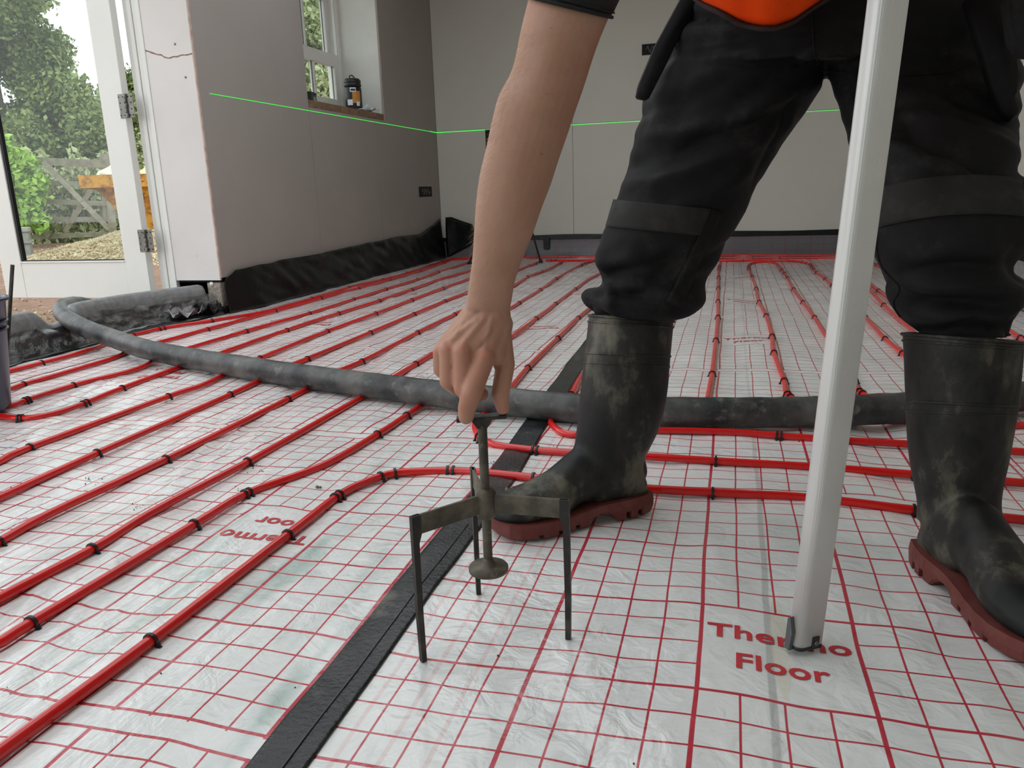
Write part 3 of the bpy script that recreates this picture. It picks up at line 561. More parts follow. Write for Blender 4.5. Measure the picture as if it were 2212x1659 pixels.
# ------------------------------------------------------------------ red pipes and clips
PR = .0083
def fz(x, y, add): return float(hfilm(x, y))+add
pipes = {
 'near': ('thick-looking red pipe nearest the camera, bending right behind the tripod', [(-60,1668),(0,1622),(330,1378),(628,1146),(735,1063),(800,1033),(855,1017),(960,1011),(1040,1014),(1150,1024),(1230,1032),(1410,1048),(1540,1056),(1740,1068),(1980,1093),(2160,1107),(2300,1120)], [(327,1374),(628,1146),(730,1066),(742,1060),(829,1022),(855,1016),(964,1011),(975,1011),(1147,1024),(1540,1056),(1978,1093)]),
 'second': ('second red pipe from the near left, passing left of the upside-down lettering', [(-60,1412),(0,1383),(75,1335),(425,1123),(535,1060),(700,1000),(820,931),(878,892),(955,838),(1045,765),(1106,724),(1163,682),(1203,652),(1247,620),(1277,599),(1330,575)], [(72,1334),(425,1122),(532,1059),(544,1055),(820,930),(880,888),(1163,683),(1203,652),(1247,621),(1045,765)]),
 'third': ('third red pipe from the near left, running straight back under the wrist', [(-60,1328),(0,1295),(207,1183),(338,1100),(542,990),(756,869),(835,821),(904,779),(1005,720),(1103,663),(1172,621),(1204,598),(1259,569),(1284,562)], [(207,1182),(542,990),(902,779),(1121,650),(1172,622),(1204,598),(1259,569),(1267,566)]),
 'fourth': ('fourth red pipe from the near left, running straight back', [(-60,1200),(0,1168),(119,1101),(365,986),(629,857),(721,804),(788,775),(907,714),(987,676),(1060,640),(1112,615),(1143,597),(1175,584),(1217,563)], [(6,1164),(367,985),(628,857),(788,775),(907,714),(987,676),(1143,597),(1175,584),(1213,565)]),
 'fifth': ('fifth red pipe from the near left, with clips near the hose crossing', [(-60,1102),(0,1072),(219,973),(505,849),(617,794),(671,771),(806,714),(900,675),(967,649),(1009,633),(1070,604),(1119,582),(1161,566)], [(219,973),(505,849),(671,771),(806,714),(900,675),(967,649),(1150,571),(1161,566)]),
 'sixth': ('sixth red pipe from the near left, beside the looped pair', [(-60,1018),(0,994),(72,961),(370,850),(448,824),(527,786),(569,771),(714,713),(818,675),(895,646),(962,621),(1014,602),(1060,585),(1100,570)], [(72,960),(370,849),(569,771),(714,713),(818,675),(895,646),(962,621)]),
 'loop': ('red pipe looping round behind the navy bucket and back', [(1075,566),(1009,587),(952,602),(895,622),(825,646),(738,673),(627,710),(467,766),(438,775),(273,834),(189,867),(119,891),(65,901),(22,901),(-15,893),(-25,884),(-10,876),(22,876),(65,861),(169,828),(298,794),(368,761),(540,709),(676,672),(771,643),(840,622),(907,602),(952,586),(1009,567)], [(895,622),(825,646),(738,673),(627,710),(467,766),(273,834),(188,867),(196,864),(33,901),(40,901),(64,861),(72,859),(169,828),(540,709),(676,672),(771,643),(840,622),(907,602),(952,586),(365,761)]),
 'ninth': ('red pipe in the far left group, third from the doorway edge', [(-40,852),(25,836),(62,824),(234,776),(298,752),(457,708),(599,668),(701,641),(781,620),(845,601),(912,582),(957,568),(985,561),(1014,558)], [(62,824),(457,708),(599,667),(701,641),(781,620),(845,600),(912,582),(963,566)]),
 'outer': ('outermost red pipe beside the doorway and the left wall', [(-40,811),(30,795),(97,779),(189,756),(249,734),(298,722),(358,708),(462,691),(562,673),(619,657),(681,641),(761,620),(833,601),(885,586),(935,571),(965,562),(1000,557),(1060,557),(1133,556),(1290,554),(1552,550),(1803,550),(1870,551)], [(97,778),(298,722),(355,709),(363,707),(462,690),(681,641),(761,620),(833,601),(885,586),(935,571),(963,563),(1010,557),(1155,556),(1200,556),(1230,555),(1583,550),(1700,550),(1792,550)]),
 'turn': ('red pipe coming down right of the wrist and curving right behind the tripod', [(1300,644),(1271,665),(1253,680),(1208,724),(1144,787),(1099,841),(1060,880),(1030,908),(1026,922),(1035,940),(1055,952),(1080,959),(1155,967),(1230,972),(1400,980),(1545,989),(1750,1001),(1975,1017),(2160,1030),(2300,1041)], [(1253,681),(1208,724),(1144,788),(1029,936),(1034,941),(1147,966),(1156,967),(1546,989),(1975,1017)]),
 'behind_boot': ('red pipe running behind the left boot shaft and curving right', [(1290,770),(1253,812),(1236,845),(1200,892),(1190,910),(1203,925),(1227,935),(1300,934),(1425,926),(1575,929),(1682,936),(1831,946),(1969,953),(2190,967),(2300,975)], [(1236,845),(1678,935),(1688,936),(1831,946)]),
 'middle': ('red pipe running straight back between the two legs', [(1557,566),(1553,578),(1552,618),(1551,646),(1551,679),(1547,727),(1539,799),(1529,858),(1530,880),(1560,893),(1640,897),(1963,905),(2196,913),(2300,918)], [(1554,572),(1553,578),(1552,595),(1552,618),(1551,646),(1551,679),(1547,727),(1539,799),(1530,857)]),
 'pair': ('red pipe making a hairpin at the back wall between the legs', [(1860,868),(1760,868),(1722,860),(1700,845),(1693,815),(1671,756),(1667,722),(1654,677),(1639,646),(1633,618),(1624,594),(1617,574),(1622,567),(1635,565),(1665,564),(1679,568),(1690,581),(1700,596),(1713,620),(1733,647),(1758,679),(1781,715),(1815,766),(1843,806),(1852,835),(1889,857),(1940,866),(2010,868),(2100,862),(2290,850)], [(1698,843),(1702,849),(1693,815),(1671,756),(1667,722),(1654,677),(1639,646),(1633,618),(1624,594),(1617,572),(1619,577),(1688,578),(1692,586),(1700,596),(1713,620),(1733,647),(1758,679),(1844,812),(1852,836),(1859,841)]),
 'leaning': ('red pipe slanting back just right of the white straightedge', [(2250,880),(2120,862),(2020,825),(1964,774),(1946,757),(1909,725),(1867,679),(1796,611),(1781,598),(1762,584),(1752,571),(1745,567),(1700,561),(1552,561),(1300,562),(1180,561)], [(1946,757),(1909,725),(1867,679),(1796,611),(1781,598),(1762,584),(1752,572),(1757,577),(1738,565),(1747,568),(1605,561),(1663,561),(1726,563),(1185,561),(1196,561)]),
 'right_inner': ('red pipe passing behind the right knee, left of its close neighbour', [(2212,885),(2060,790),(1960,700),(1907,652),(1874,620),(1830,585),(1815,575)], [(1907,652),(1874,620),(1830,585)]),
 'right_outer': ('red pipe behind the right knee, close to its left neighbour', [(2300,920),(2194,833),(2100,770),(1990,700),(1914,637),(1893,622),(1876,608),(1845,585),(1835,576)], [(1893,623),(1845,585),(2191,831)]),
 'far_right': ('red pipe emerging right of the right knee near the right wall', [(2290,800),(2212,735),(2194,718),(2100,665),(1960,600),(1888,567),(1870,559),(1840,556),(1700,555),(1552,555),(1450,555),(1300,557)], [(2200,722),(1888,568),(1880,563),(1683,555),(1560,555),(1625,555)]),
}
# clip mesh, made once: band over the pipe, barbed feet on the film
def clip_mesh():
    mb = MB(); R = PR+.0003; T = .0028; Wd = .0046
    prof = []
    for i in range(13):
        a = math.pi*i/12; prof.append((math.cos(a), math.sin(a)))
    inner = [(R, -PR-.002)]+[(c*R, s*R) for c, s in prof]+[(-R, -PR-.002)]
    outer = [(R+T, -PR-.002)]+[(c*(R+T), s*(R+T)) for c, s in prof]+[(-R-T, -PR-.002)]
    n = len(inner); vs = [(x, -Wd/2, z) for x, z in inner]+[(x, -Wd/2, z) for x, z in outer]+[(x, Wd/2, z) for x, z in inner]+[(x, Wd/2, z) for x, z in outer]; fs = []
    for i in range(n-1): fs += [(i, i+1, n+i+1, n+i), (2*n+i, 3*n+i, 3*n+i+1, 2*n+i+1), (n+i, n+i+1, 3*n+i+1, 3*n+i), (i, 2*n+i, 2*n+i+1, i+1)]
    mb.add(vs, fs, False)
    for s in (-1, 1):
        mb.box((min(s*R, s*(R+T+.004)), -Wd*.5, -PR-.001), (max(s*R, s*(R+T+.004)), Wd*.5, -PR+.0022))
        mb.box((min(s*R, s*(R+T+.0012)), -Wd*.75, -PR+.002), (max(s*R, s*(R+T+.0012)), Wd*.75, -PR+.0055))
    me = bpy.data.meshes.new('pipe_clip'); me.from_pydata(mb.v, [], mb.f); me.materials.append(M['clip']); return me
CM = clip_mesh(); ncl = 0
ORD = 'first second third fourth fifth sixth seventh eighth ninth tenth eleventh twelfth thirteenth fourteenth fifteenth sixteenth seventeenth eighteenth nineteenth twentieth twenty-first twenty-second'.split()
SHORT = {'near': 'red pipe nearest the camera', 'second': 'second red pipe from near left', 'third': 'third red pipe from near left', 'fourth': 'fourth red pipe from near left', 'fifth': 'fifth red pipe from near left', 'sixth': 'sixth red pipe from near left',
 'loop': 'red loop behind the bucket', 'ninth': 'red pipe beside the doorway-edge pipe', 'outer': 'outermost red pipe beside the doorway', 'turn': 'pipe curving right behind the tripod', 'behind_boot': 'red pipe behind the left boot', 'middle': 'straight red pipe between the legs',
 'pair': 'red hairpin pipe between the legs', 'leaning': 'red pipe right of the straightedge', 'right_inner': 'inner red pipe behind right knee', 'right_outer': 'outer red pipe behind right knee', 'far_right': 'red pipe near the right wall'}
allp = []
for key, (lab, px, clips) in pipes.items():
    pts = [FL(u, v, .0125) for u, v in px]; pts = [np.array([p[0], p[1], 0]) for p in pts]
    if px[0][0] < 0: e = pts[0]-pts[2]; e /= np.linalg.norm(e); pts = [pts[0]+e*.12*q for q in (6, 5, 4, 3, 2, 1)]+pts
    if px[-1][0] > 2212:
        e = pts[-1]-pts[-2]; e /= np.linalg.norm(e); pe = pts[-1]; L_ = max(.05, min(.5, 1.2-pe[0])); pts = pts+[pe+e*L_*q/4 for q in (1, 2, 3, 4)]
    cur = catmull(pts, 14); P = np.array(cur); keep = [0]
    for i in range(1, len(P)):
        if np.linalg.norm(P[i]-P[keep[-1]]) > .018: keep.append(i)
    P = P[keep]; z = hfilm(P[:, 0], P[:, 1]); zs = np.convolve(np.pad(z, 12, 'edge'), np.ones(25)/25, 'valid'); P[:, 2] = np.maximum(z-.0035, zs)+PR; P[:, 2] = np.convolve(np.pad(P[:, 2], 3, 'edge'), np.ones(7)/7, 'valid')
    P[:, 0] = np.clip(P[:, 0], -2.56, XR-.2)
    for Q in allp:      # a later pipe rides over an earlier one where they cross
        for i in range(len(P)):
            d2 = ((Q[:, :2]-P[i, :2])**2).sum(1); j = int(d2.argmin()); d = math.sqrt(d2[j])
            if d < 2.2*PR: P[i, 2] = max(P[i, 2], Q[j, 2]+math.sqrt(max(0, (2.1*PR)**2-d*d)))
    lift = P[:, 2].copy()
    for i in range(1, len(P)): lift[i] = max(lift[i], lift[i-1]-.10*np.linalg.norm(P[i, :2]-P[i-1, :2]))
    for i in range(len(P)-2, -1, -1): lift[i] = max(lift[i], lift[i+1]-.10*np.linalg.norm(P[i, :2]-P[i+1, :2]))
    P[:, 2] = lift; allp.append(P)
    o = MB().tube(P, PR, 14).build('heating_pipe', M['pipe']); tag(o, lab, 'pipe', 'red underfloor heating pipes'); recenter(o, P[0])
    short = SHORT[key]; ps = [(float(np.linalg.norm(P[:, :2]-FL(u, v, .018)[:2], axis=1).argmin()), u, v) for u, v in clips]
    ps.sort(reverse=key in ('loop', 'pair', 'leaning', 'far_right', 'right_inner', 'right_outer', 'turn', 'middle', 'behind_boot') and P[0][1] > P[-1][1])
    for ci, (_, u, v) in enumerate(ps):
        c = FL(u, v, .018)[:2]; d = np.linalg.norm(P[:, :2]-c, axis=1); i = int(d.argmin()); i = min(max(i, 1), len(P)-2)
        seg = P[i+1]-P[i-1]; seg /= np.linalg.norm(seg); f = (np.array([c[0], c[1], P[i, 2]])-P[i])@seg; c3 = P[i]+seg*f
        e = bpy.data.objects.new('pipe_clip', CM); COL.objects.link(e); e.location = c3; e.rotation_euler = (0, 0, math.atan2(seg[1], seg[0])-math.pi/2)
        tag(e, 'black clip, '+ORD[ci]+' from the near end, on the '+short, 'clip', 'black clips on the '+short); ncl += 1

# ------------------------------------------------------------------ thick black hose
HR = .0375
hp = [(2400, 838, .04), (2212, 856, .04), (2080, 870, .04), (1963, 880, .04), (1800, 888, .04), (1640, 891, .04), (1450, 890, .04), (1250, 882, .042), (1100, 868, .042), (950, 851, .042), (800, 832, .042), (650, 812, .043), (520, 792, .044), (400, 772, .046), (310, 753, .052), (240, 730, .07)]
H = [FL(u, v, z) for u, v, z in hp]; e = H[0]-H[1]; e /= np.linalg.norm(e); H = [H[0]+e*.22, H[0]+e*.11]+H
H[-1] = FL(250, 733, .06)
H += [PX(195, 714, -2.52), PX(152, 692, -2.72), PX(134, 674, -2.90), PX(140, 661, -3.04), PX(168, 657, -3.12), PX(205, 664, -3.16), PX(250, 680, -3.18), PX(300, 705, -3.2)]
hc = catmull(H, 14)
hh = []; 
for i, p in enumerate(hc): hh.append(HR*(1+.012*math.sin(i*1.1)))
ho = MB().tube(hc, hh, 28).build('concrete_hose', M['hose']); recenter(ho, hc[0]); tag(ho, 'thick dusty black rubber hose sweeping across the floor and out the doorway', 'hose')
wr_ = []

# ------------------------------------------------------------------ screed depth tripod
TC = np.array([-.300, .913]); hz = .184
tr = thing('screed_tripod', 'rusty steel levelling tripod held by the hand on the film', 'tripod', (TC[0], TC[1], 0))
def lc(p): return (p[0]-TC[0], p[1]-TC[1], p[2])
feet = [(-.364, .827), (-.194, .912), (-.346, 1.001)]
fh = [float(hfilm(*f)) for f in feet]
MB().lathe([(.0001, hz-.020), (.0125, hz-.020), (.0145, hz-.017), (.0145, hz+.016), (.012, hz+.02), (.0001, hz+.02)], 6).build('hub', M['rust'], tr)
# threaded spindle
prof = [(.0001, .098), (.0062, .098)]
z = .10
while z < .290: prof += [(.0064, z), (.0056, z+.0011)]; z += .0022
prof += [(.0062, .292), (.0001, .292)]
MB().lathe(prof, 14).build('spindle', M['rust'], tr)
MB().lathe([(.0001, .086), (.0262, .086), (.0268, .088), (.0268, .0915), (.0255, .0932), (.010, .0945), (.0075, .101), (.006, .105), (.0001, .105)], 36).build('disc', M['rust'], tr)
A = DP(990, 910, .9985); B = DP(1100, 895, .998); A[2] = .300; B[2] = .302
mid = (A+B)/2; dirT = (B-A); dirT[2] = .004; dirT /= np.linalg.norm(dirT)
ang = math.atan2(dirT[1], dirT[0]); MT = Matrix.Rotation(ang, 4, 'Z') @ Matrix.Translation((0, 0, .300)) @ Matrix.Rotation(-.05, 4, 'Y') @ Matrix.Translation((0, 0, -.300))
mb = MB(); mb.bbox((-.0325, -.009, .2985), (.032, .009, .3035), .0012, MT)
hb = mb.build('handle', M['rust_dark'], tr)
MB().prism([(-.014, .2988), (-.006, .287), (.006, .287), (.014, .2988)], -.0055, .0055, 1).build('gusset', M['rust_dark'], tr).rotation_euler = (0, 0, ang)
for (fx, fy), h0 in zip(feet, fh):
    d = np.array([fx, fy])-TC; L = np.linalg.norm(d); d /= L; a = math.atan2(d[1], d[0]); R_ = Matrix.Rotation(a, 4, 'Z')
    MB().bbox((.012, -.0022, hz-.013), (L+.006, .0022, hz+.013), .0010, R_).build('arm', M['rust'], tr)
    b = MB().prism([(L-.006, hz-.013), (L-.0020, hz-.024), (L-.0010, .06), (L-.0015, h0+.0010), (L+.0055, h0+.0010), (L+.0068, .06), (L+.0065, hz+.013), (L-.006, hz+.013)], -.0034, .0034, 1)
    q = b.build('leg', M['rust_dark'], tr); q.rotation_euler = (0, 0, a)

# ------------------------------------------------------------------ straightedge
pb = FL(1735, 1392, .004); pt = DP(1915, 0, .812); dirp = pt-pb; Lp = 1.55; dirp /= np.linalg.norm(dirp)
zax = V3(dirp); fwd = V3(FW); xax = V3(RT); xax = (xax - zax*xax.dot(zax)).normalized(); xax = (Matrix.Rotation(math.radians(22), 3, zax) @ xax); yax = zax.cross(xax)
MP = Matrix((( xax.x, yax.x, zax.x, pb[0]), (xax.y, yax.y, zax.y, pb[1]), (xax.z, yax.z, zax.z, pb[2]), (0, 0, 0, 1)))
se = thing('straightedge', 'tall white ribbed aluminium straightedge standing upright on the lettering', 'straightedge'); se.matrix_world = MP
hw, hd = .0192, .0125
def rr(w, d, r, n=6):
    out = []
    for cx, cy, a0 in ((w-r, d-r, 0), (-w+r, d-r, 90), (-w+r, -d+r, 180), (w-.002, -d+.002, 270)):
        q = r if a0 != 270 else .002
        for i in range(n+1):
            a = math.radians(a0+90*i/n); out.append((cx+q*math.cos(a), cy+q*math.sin(a)))
    return out
sec = rr(hw, hd, .0095)
MB().loft([[(x, y, z) for x, y in sec] for z in (.003, .3, .6, .9, 1.2, Lp)]).build('bar', M['alu'], se)
MB().loft([[(x*1.01, y*1.02, z) for x, y in sec] for z in (-.0005, .0045)]).build('end_cap', M['blackcap'], se)
MB().loft([[(x*1.01, y*1.02, z) for x, y in sec] for z in (Lp-.002, Lp+.004)]).build('end_cap', M['blackcap'], se)
MB().bbox((.001, -hd-.0016, 0), (.0125, -hd+.001, .017), .001).build('cap_tab', M['blackcap'], se)
MB().lathe([(.0001, 0), (.0034, 0), (.003, .0016), (.0015, .002), (.0001, .001)], 16, M=Matrix.Translation((.0068, -hd-.0016, .009)) @ Matrix.Rotation(math.pi/2, 4, 'X')).build('screw', M['steel'], se)
MB().prism([(-.002, -.002), (.006, -.002), (.006, .040), (.002, .043), (-.004, .024)], -hw-.006, -hw+.0006, 0).build('end_wedge', mat('grey_end', (.09, .095, .1), .4), se)

# ------------------------------------------------------------------ navy bucket with a rod
cb = np.array([-2.135, 1.655]); bz = float(max(hfilm(-2.1+.1*i, 1.65+.08*j) for i in (-1, 0, 1) for j in (-1, 0, 1)))
bu = thing('bucket', 'navy blue plastic bucket at the left edge of the picture', 'bucket', (cb[0], cb[1], bz))
Rb, Rt, Hb = .138, .172, .325
MB().lathe([(.0001, 0), (Rb-.02, 0), (Rb, .02), (Rt, Hb-.004), (Rt+.008, Hb-.004), (Rt+.010, Hb+.004), (Rt-.002, Hb+.005), (Rt-.004, Hb-.004), (Rb-.005, .025), (.0001, .012)], 56).build('body', M['bucket'], bu)
for zz in (.24, .262): MB().lathe([(Rb+(Rt-Rb)*zz/Hb-.002, zz-.003), (Rb+(Rt-Rb)*zz/Hb+.004, zz-.002), (Rb+(Rt-Rb)*zz/Hb+.004, zz+.002), (Rb+(Rt-Rb)*zz/Hb-.002, zz+.003)], 56).build('ridge', M['bucket'], bu)
ea = .55
MB().bbox((-.03, -.004, Hb-.03), (.03, .014, Hb+.035), .008, Matrix.Rotation(-1.05, 4, 'Z') @ Matrix.Translation((0, -Rt-.012, 0))).build('handle_lug', M['bucket'], bu)
rd = MB().tube([DP(21, 668, 2.42), DP(27, 572, 2.42)], .0058, 12).build('steel_rod', M['rust_dark']); tag(rd, 'dark steel rod sticking up out of the navy bucket', 'rod')
for v in rd.data.vertices: pass
a = DP(8, 880, 2.50); b = DP(27, 572, 2.42); rd.data.clear_geometry(); q = MB().tube([a, b], .0058, 12); rd.data.from_pydata(q.v, [], q.f); rd.data.update(); rd.data.polygons.foreach_set('use_smooth', [True]*len(rd.data.polygons)); rd.data.materials.clear(); rd.data.materials.append(M['rust_dark']) if not rd.data.materials else None

# ------------------------------------------------------------------ laser level on its tripod, mostly behind the arm
lt = thing('laser_tripod', 'black laser level tripod standing near the back wall behind the arm', 'tripod', (-1.80, 6.42, 0))
for fx, fy in ((-1.501, 6.296), (-2.115, 6.30), (-1.80, 6.74)):
    dx, dy = fx+1.80, fy-6.42; h0 = float(hfilm(fx, fy))+.006
    l_ = MB().tube([(0.12*dx, .12*dy, .93), (.55*dx, .55*dy, .45)], .011, 10).tube([(.5*dx, .5*dy, .51), (dx, dy, h0)], .008, 10).build('leg', M['blackcap'], lt)
    MB().lathe([(.0001, 0), (.018, 0), (.018, .012), (.010, .03), (.0001, .03)], 14, (dx, dy, h0-.005)).build('foot', M['blackcap'], l_)
MB().tube([(0, 0, .40), (0, 0, 1.0)], .013, 12).build('column', M['blackcap'], lt)
MB().lathe([(.0001, .90), (.03, .90), (.03, .95), (.018, .96), (.0001, .96)], 18).build('collar', M['blackcap'], lt)
MB().bbox((-.035, -.03, 1.0), (.035, .03, 1.13), .01).build('laser_head', M['blackcap'], lt)

# ------------------------------------------------------------------ outside: gate, vine, skip, gravel, box, trees
t0 = 14.0
gate = thing('field_gate', 'weathered timber five-bar field gate across the yard outside', 'gate')
def bar(a, b, w, m, name, par, th=.03, lift=0):
    a = np.array(a, float); b = np.array(b, float); d = b-a; L = np.linalg.norm(d); d /= L; yv = np.array([.75, -.66, 0]); yv = yv-d*(yv@d); yv /= np.linalg.norm(yv); z = np.cross(d, yv)
    vs = [a+d*s*L+yv*(e*th/2+lift)+z*f*w/2 for s in (0, 1) for e in (-1, 1) for f in (-1, 1)]
    return MB().add(vs, [(0, 1, 3, 2), (4, 6, 7, 5), (0, 4, 5, 1), (2, 3, 7, 6), (0, 2, 6, 4), (1, 5, 7, 3)]).build(name, m, par)
G = lambda u, v: DP(u, v, t0)
bar(G(-60, 340), G(238, 356), .13, M['wood_grey'], 'rail', gate)
for ya, yb in ((392, 398), (430, 440), (474, 474), (517, 505)): bar(G(-60, ya), G(238, yb), .085, M['wood_grey'], 'rail', gate)
bar(G(95, 352), G(238, 498), .09, M['wood_grey'], 'brace', gate, .03, .035)
bar(G(-40, 395), G(110, 512), .09, M['wood_grey'], 'brace', gate, .03, .035)
bar(G(140, 500), G(205, 395), .08, M['wood_grey'], 'brace', gate, .03, .035)
bar(G(236, 345), G(243, 512), .13, M['wood_grey'], 'end_post', gate, .06)
gp = bar(G(228, 330), G(238, 530), .16, M['wood_grey'], 'gate_post', None, .16, -.12); tag(gp, 'timber gate post at the right end of the field gate', 'post')
bx = thing('storage_box', 'grey lidded plastic box standing before the field gate', 'box', tuple(DP(46, 545, 10.5)), .7)
bx.location.z = -.10
MB().bbox((-.13, -.13, 0), (.13, .13, .37), .015).build('body', mat('grey_box', (.34, .35, .33), .8, (.26, .27, .26), 9), bx); MB().bbox((-.145, -.145, .37), (.145, .145, .43), .012).build('lid', mat('grey_lid', (.38, .39, .37), .8), bx)
MB().bbox((-.155, -.155, .22), (.155, .155, .25), .006).build('rim', mat('grey_rim', (.3, .31, .3), .8), bx)
# skip
ts = 10.6
sk = thing('skip', 'rusty yellow builders skip parked outside beyond the open door', 'skip')
sd = np.array([.80, .60, 0.]); sn = np.array([-.60, .80, 0.]); so = DP(175, 392, ts)
def SKP(a, b, z): return so*np.array([1, 1, 0])+sd*a+sn*b+np.array([0, 0, z])
ztop = float(DP(200, 378, ts)[2]); zlow = -.15
body = MB().add([SKP(.10, .05, ztop-.1), SKP(3.4, .05, ztop-.1), SKP(2.7, .25, zlow), SKP(.85, .25, zlow), SKP(.10, 1.7, ztop-.1), SKP(3.4, 1.7, ztop-.1), SKP(2.7, 1.5, zlow), SKP(.85, 1.5, zlow)], [(0, 3, 2, 1), (4, 5, 6, 7), (0, 4, 7, 3), (1, 2, 6, 5), (0, 1, 5, 4), (3, 7, 6, 2)]).build('body', M['skip'], sk)
def obox(a0, a1, b0, b1, z0, z1):
    return [SKP(a, b, z) for z in (z0, z1) for a, b in ((a0, b0), (a1, b0), (a1, b1), (a0, b1))]
BF = [(3, 2, 1, 0), (4, 5, 6, 7), (0, 1, 5, 4), (1, 2, 6, 5), (2, 3, 7, 6), (3, 0, 4, 7)]
MB().add(obox(-.02, 3.5, -.05, .05, ztop-.17, ztop), BF).add(obox(-.02, .1, .05, 1.75, ztop-.17, ztop), BF).add(obox(3.4, 3.5, .05, 1.75, ztop-.17, ztop), BF).build('rim', M['skip'], sk)
for a_ in (1.1, 1.7, 2.3): MB().add([SKP(a_, .02, ztop-.17), SKP(a_+.08, .02, ztop-.17), SKP(a_+.08, .2, zlow+.1), SKP(a_, .2, zlow+.1), SKP(a_, -.05, ztop-.17), SKP(a_+.08, -.05, ztop-.17), SKP(a_+.08, .14, zlow+.1), SKP(a_, .14, zlow+.1)], BF).build('rib', M['skip'], sk)
for i, (a_, b_, s, lb, mm) in enumerate(((.45, .5, .30, 'pale yellow sack heaped on the left end of the skip', 'bag'), (1.05, .5, .36, 'white sack on the skip beside the yellow one', 'bag'), (1.9, .6, .34, 'pale sack on the skip toward the door frame', 'bag'))):
    bm = bmesh.new(); bmesh.ops.create_icosphere(bm, subdivisions=4, radius=1)
    for v in bm.verts:
        n_ = noise.noise(v.co*2.2+Vector((i*7, 0, 0))); v.co *= 1+.22*n_; v.co.z *= .55
        v.co *= s
    me = bpy.data.meshes.new('sack'); bm.to_mesh(me); bm.free(); o = link('sack', me, M[mm]); o.location = SKP(a_, b_, ztop-.02); o.rotation_euler = (0, 0, .6+i)
    for p_ in me.polygons: p_.use_smooth = True
    tag(o, lb, 'sack')
# gravel heap: mound plus loose stones
gc = DP(300, 560, 10.4); gc[2] = -.12
def heap(x, y):
    d = math.hypot(x/1.9, y/1.5); return .40*max(0, 1-d)**1.1+.03*float(vn(x*4, y*4))-.03
hv = []; hf = []
def stone(p, s):
    n = len(hv); q = Matrix.Rotation(random.random()*6.28, 3, Vector((random.random(), random.random(), random.random()+.1)))
    for v in ((1, 0, 0), (-1, 0, 0), (0, .8, 0), (0, -.8, 0), (0, 0, .6), (0, 0, -.6)):
        w = q @ Vector(v)*s*random.uniform(.75, 1.2); hv.append((p[0]+w.x, p[1]+w.y, p[2]+w.z))
    for f in ((0, 2, 4), (2, 1, 4), (1, 3, 4), (3, 0, 4), (2, 0, 5), (1, 2, 5), (3, 1, 5), (0, 3, 5)): hf.append(tuple(n+i for i in f))
mbh = grid_mesh(lambda x, y: (gc[0]+x, gc[1]+y, gc[2]+heap(x, y)), np.linspace(-2.0, 2.0, 50), np.linspace(-1.6, 1.6, 40))
for _ in range(9000):
    x, y = random.gauss(0, .8), random.gauss(0, .65); stone((gc[0]+x, gc[1]+y, gc[2]+heap(x, y)+.01), random.uniform(.012, .034))
mbh.add(hv, hf); o = mbh.build('gravel_heap', M['gravel']); tag(o, 'heap of pale brown gravel outside behind the glass door', 'gravel', kind='stuff')
hv, hf = [], []
for _ in range(5200):
    x = random.uniform(-12, -2.95); y = random.uniform(3.6, 14); stone((x, y, float(gz(x, y))+.004), random.choice((.008, .012, .018, .03)))
for _ in range(500):
    x = random.uniform(-4.6, -2.95); y = random.uniform(1.5, 4.6); stone((x, y, float(gz(x, y))+.004), random.choice((.006, .01, .02, .035)))
o = MB().add(hv, hf).build('loose_stones', M['gravel']); tag(o, 'scattered small stones on the bare soil outside the doorway', 'stones', kind='stuff')
# vegetation: leaf quads
def leaves(n, fn, s0, s1):
    v = []; f = []
    P = fn(n); N_ = len(P); a = rng.normal(size=(N_, 3)); a /= np.linalg.norm(a, axis=1)[:, None]; b = rng.normal(size=(N_, 3)); b = b-a*(a*b).sum(1)[:, None]; b /= np.linalg.norm(b, axis=1)[:, None]
    s = rng.uniform(s0, s1, N_)[:, None]; c = np.cross(a, b)*.12*s
    V = np.stack([P-a*s, P-b*s*.55+c, P+a*s, P+b*s*.55+c], 1).reshape(-1, 3); F = np.arange(N_*4).reshape(-1, 4)
    return V, F
def leafobj(name, V, F, m, parent=None):
    me = bpy.data.meshes.new(name); me.from_pydata(V.tolist(), [], F.tolist()); return link(name, me, m, parent)
def blobs(cs):
    cs = np.array(cs, float)
    def fn(n):
        w = cs[:, 3]**2; i = rng.choice(len(cs), n, p=w/w.sum()); d = rng.normal(size=(n, 3)); d /= np.linalg.norm(d, axis=1)[:, None]; r = rng.uniform(.45, 1.04, n)**.6
        p = cs[i, :3]+d*(r*cs[i, 3])[:, None]; p += rng.normal(size=(n, 3))*.09; return p
    return fn
def tree(label, base, h, wd, mat_, n=16000, seed=0, ls=(.035, .09), grp='trees outside beyond the gate', low=.12):
    r = np.random.default_rng(seed); t = thing('tree', label, 'tree', tuple(base), 0, grp); cs = []
    for _ in range(26):
        z = r.uniform(low, .95)*h; k_ = math.sin(math.pi*min(1, max(.08, (z/h)*.82+.16)))**.6; a = r.uniform(0, 6.28); q = r.uniform(.1, .75)*wd*k_
        cs.append((q*math.cos(a), q*math.sin(a), z, r.uniform(.22, .42)*wd*(.5+.5*k_)))
    V, F = leaves(int(n*1.7), blobs(cs), *ls); leafobj('crown', V, F, mat_, t)
    mb = MB().tube([(0, 0, -.3), (.05, .03, h*.3), (0, .1, h*.62), (.1, 0, h*.9)], [.14*h/6, .11*h/6, .07*h/6, .02], 10)
    for c in cs[:12]: mb.tube([(0, 0, c[2]*.55), (c[0]*.5, c[1]*.5, c[2]*.8), c[:3]], [.035, .02, .008], 5)
    mb.build('trunk', M['bark'], t); return t
def at(u, v, t, z=-.2):
    p = DP(u, v, t); p[2] = z; return p
tree('tall mid green tree filling the left of the glass door', at(20, 400, 19), 8.2, 2.5, M['tree1'], 36000, 3)
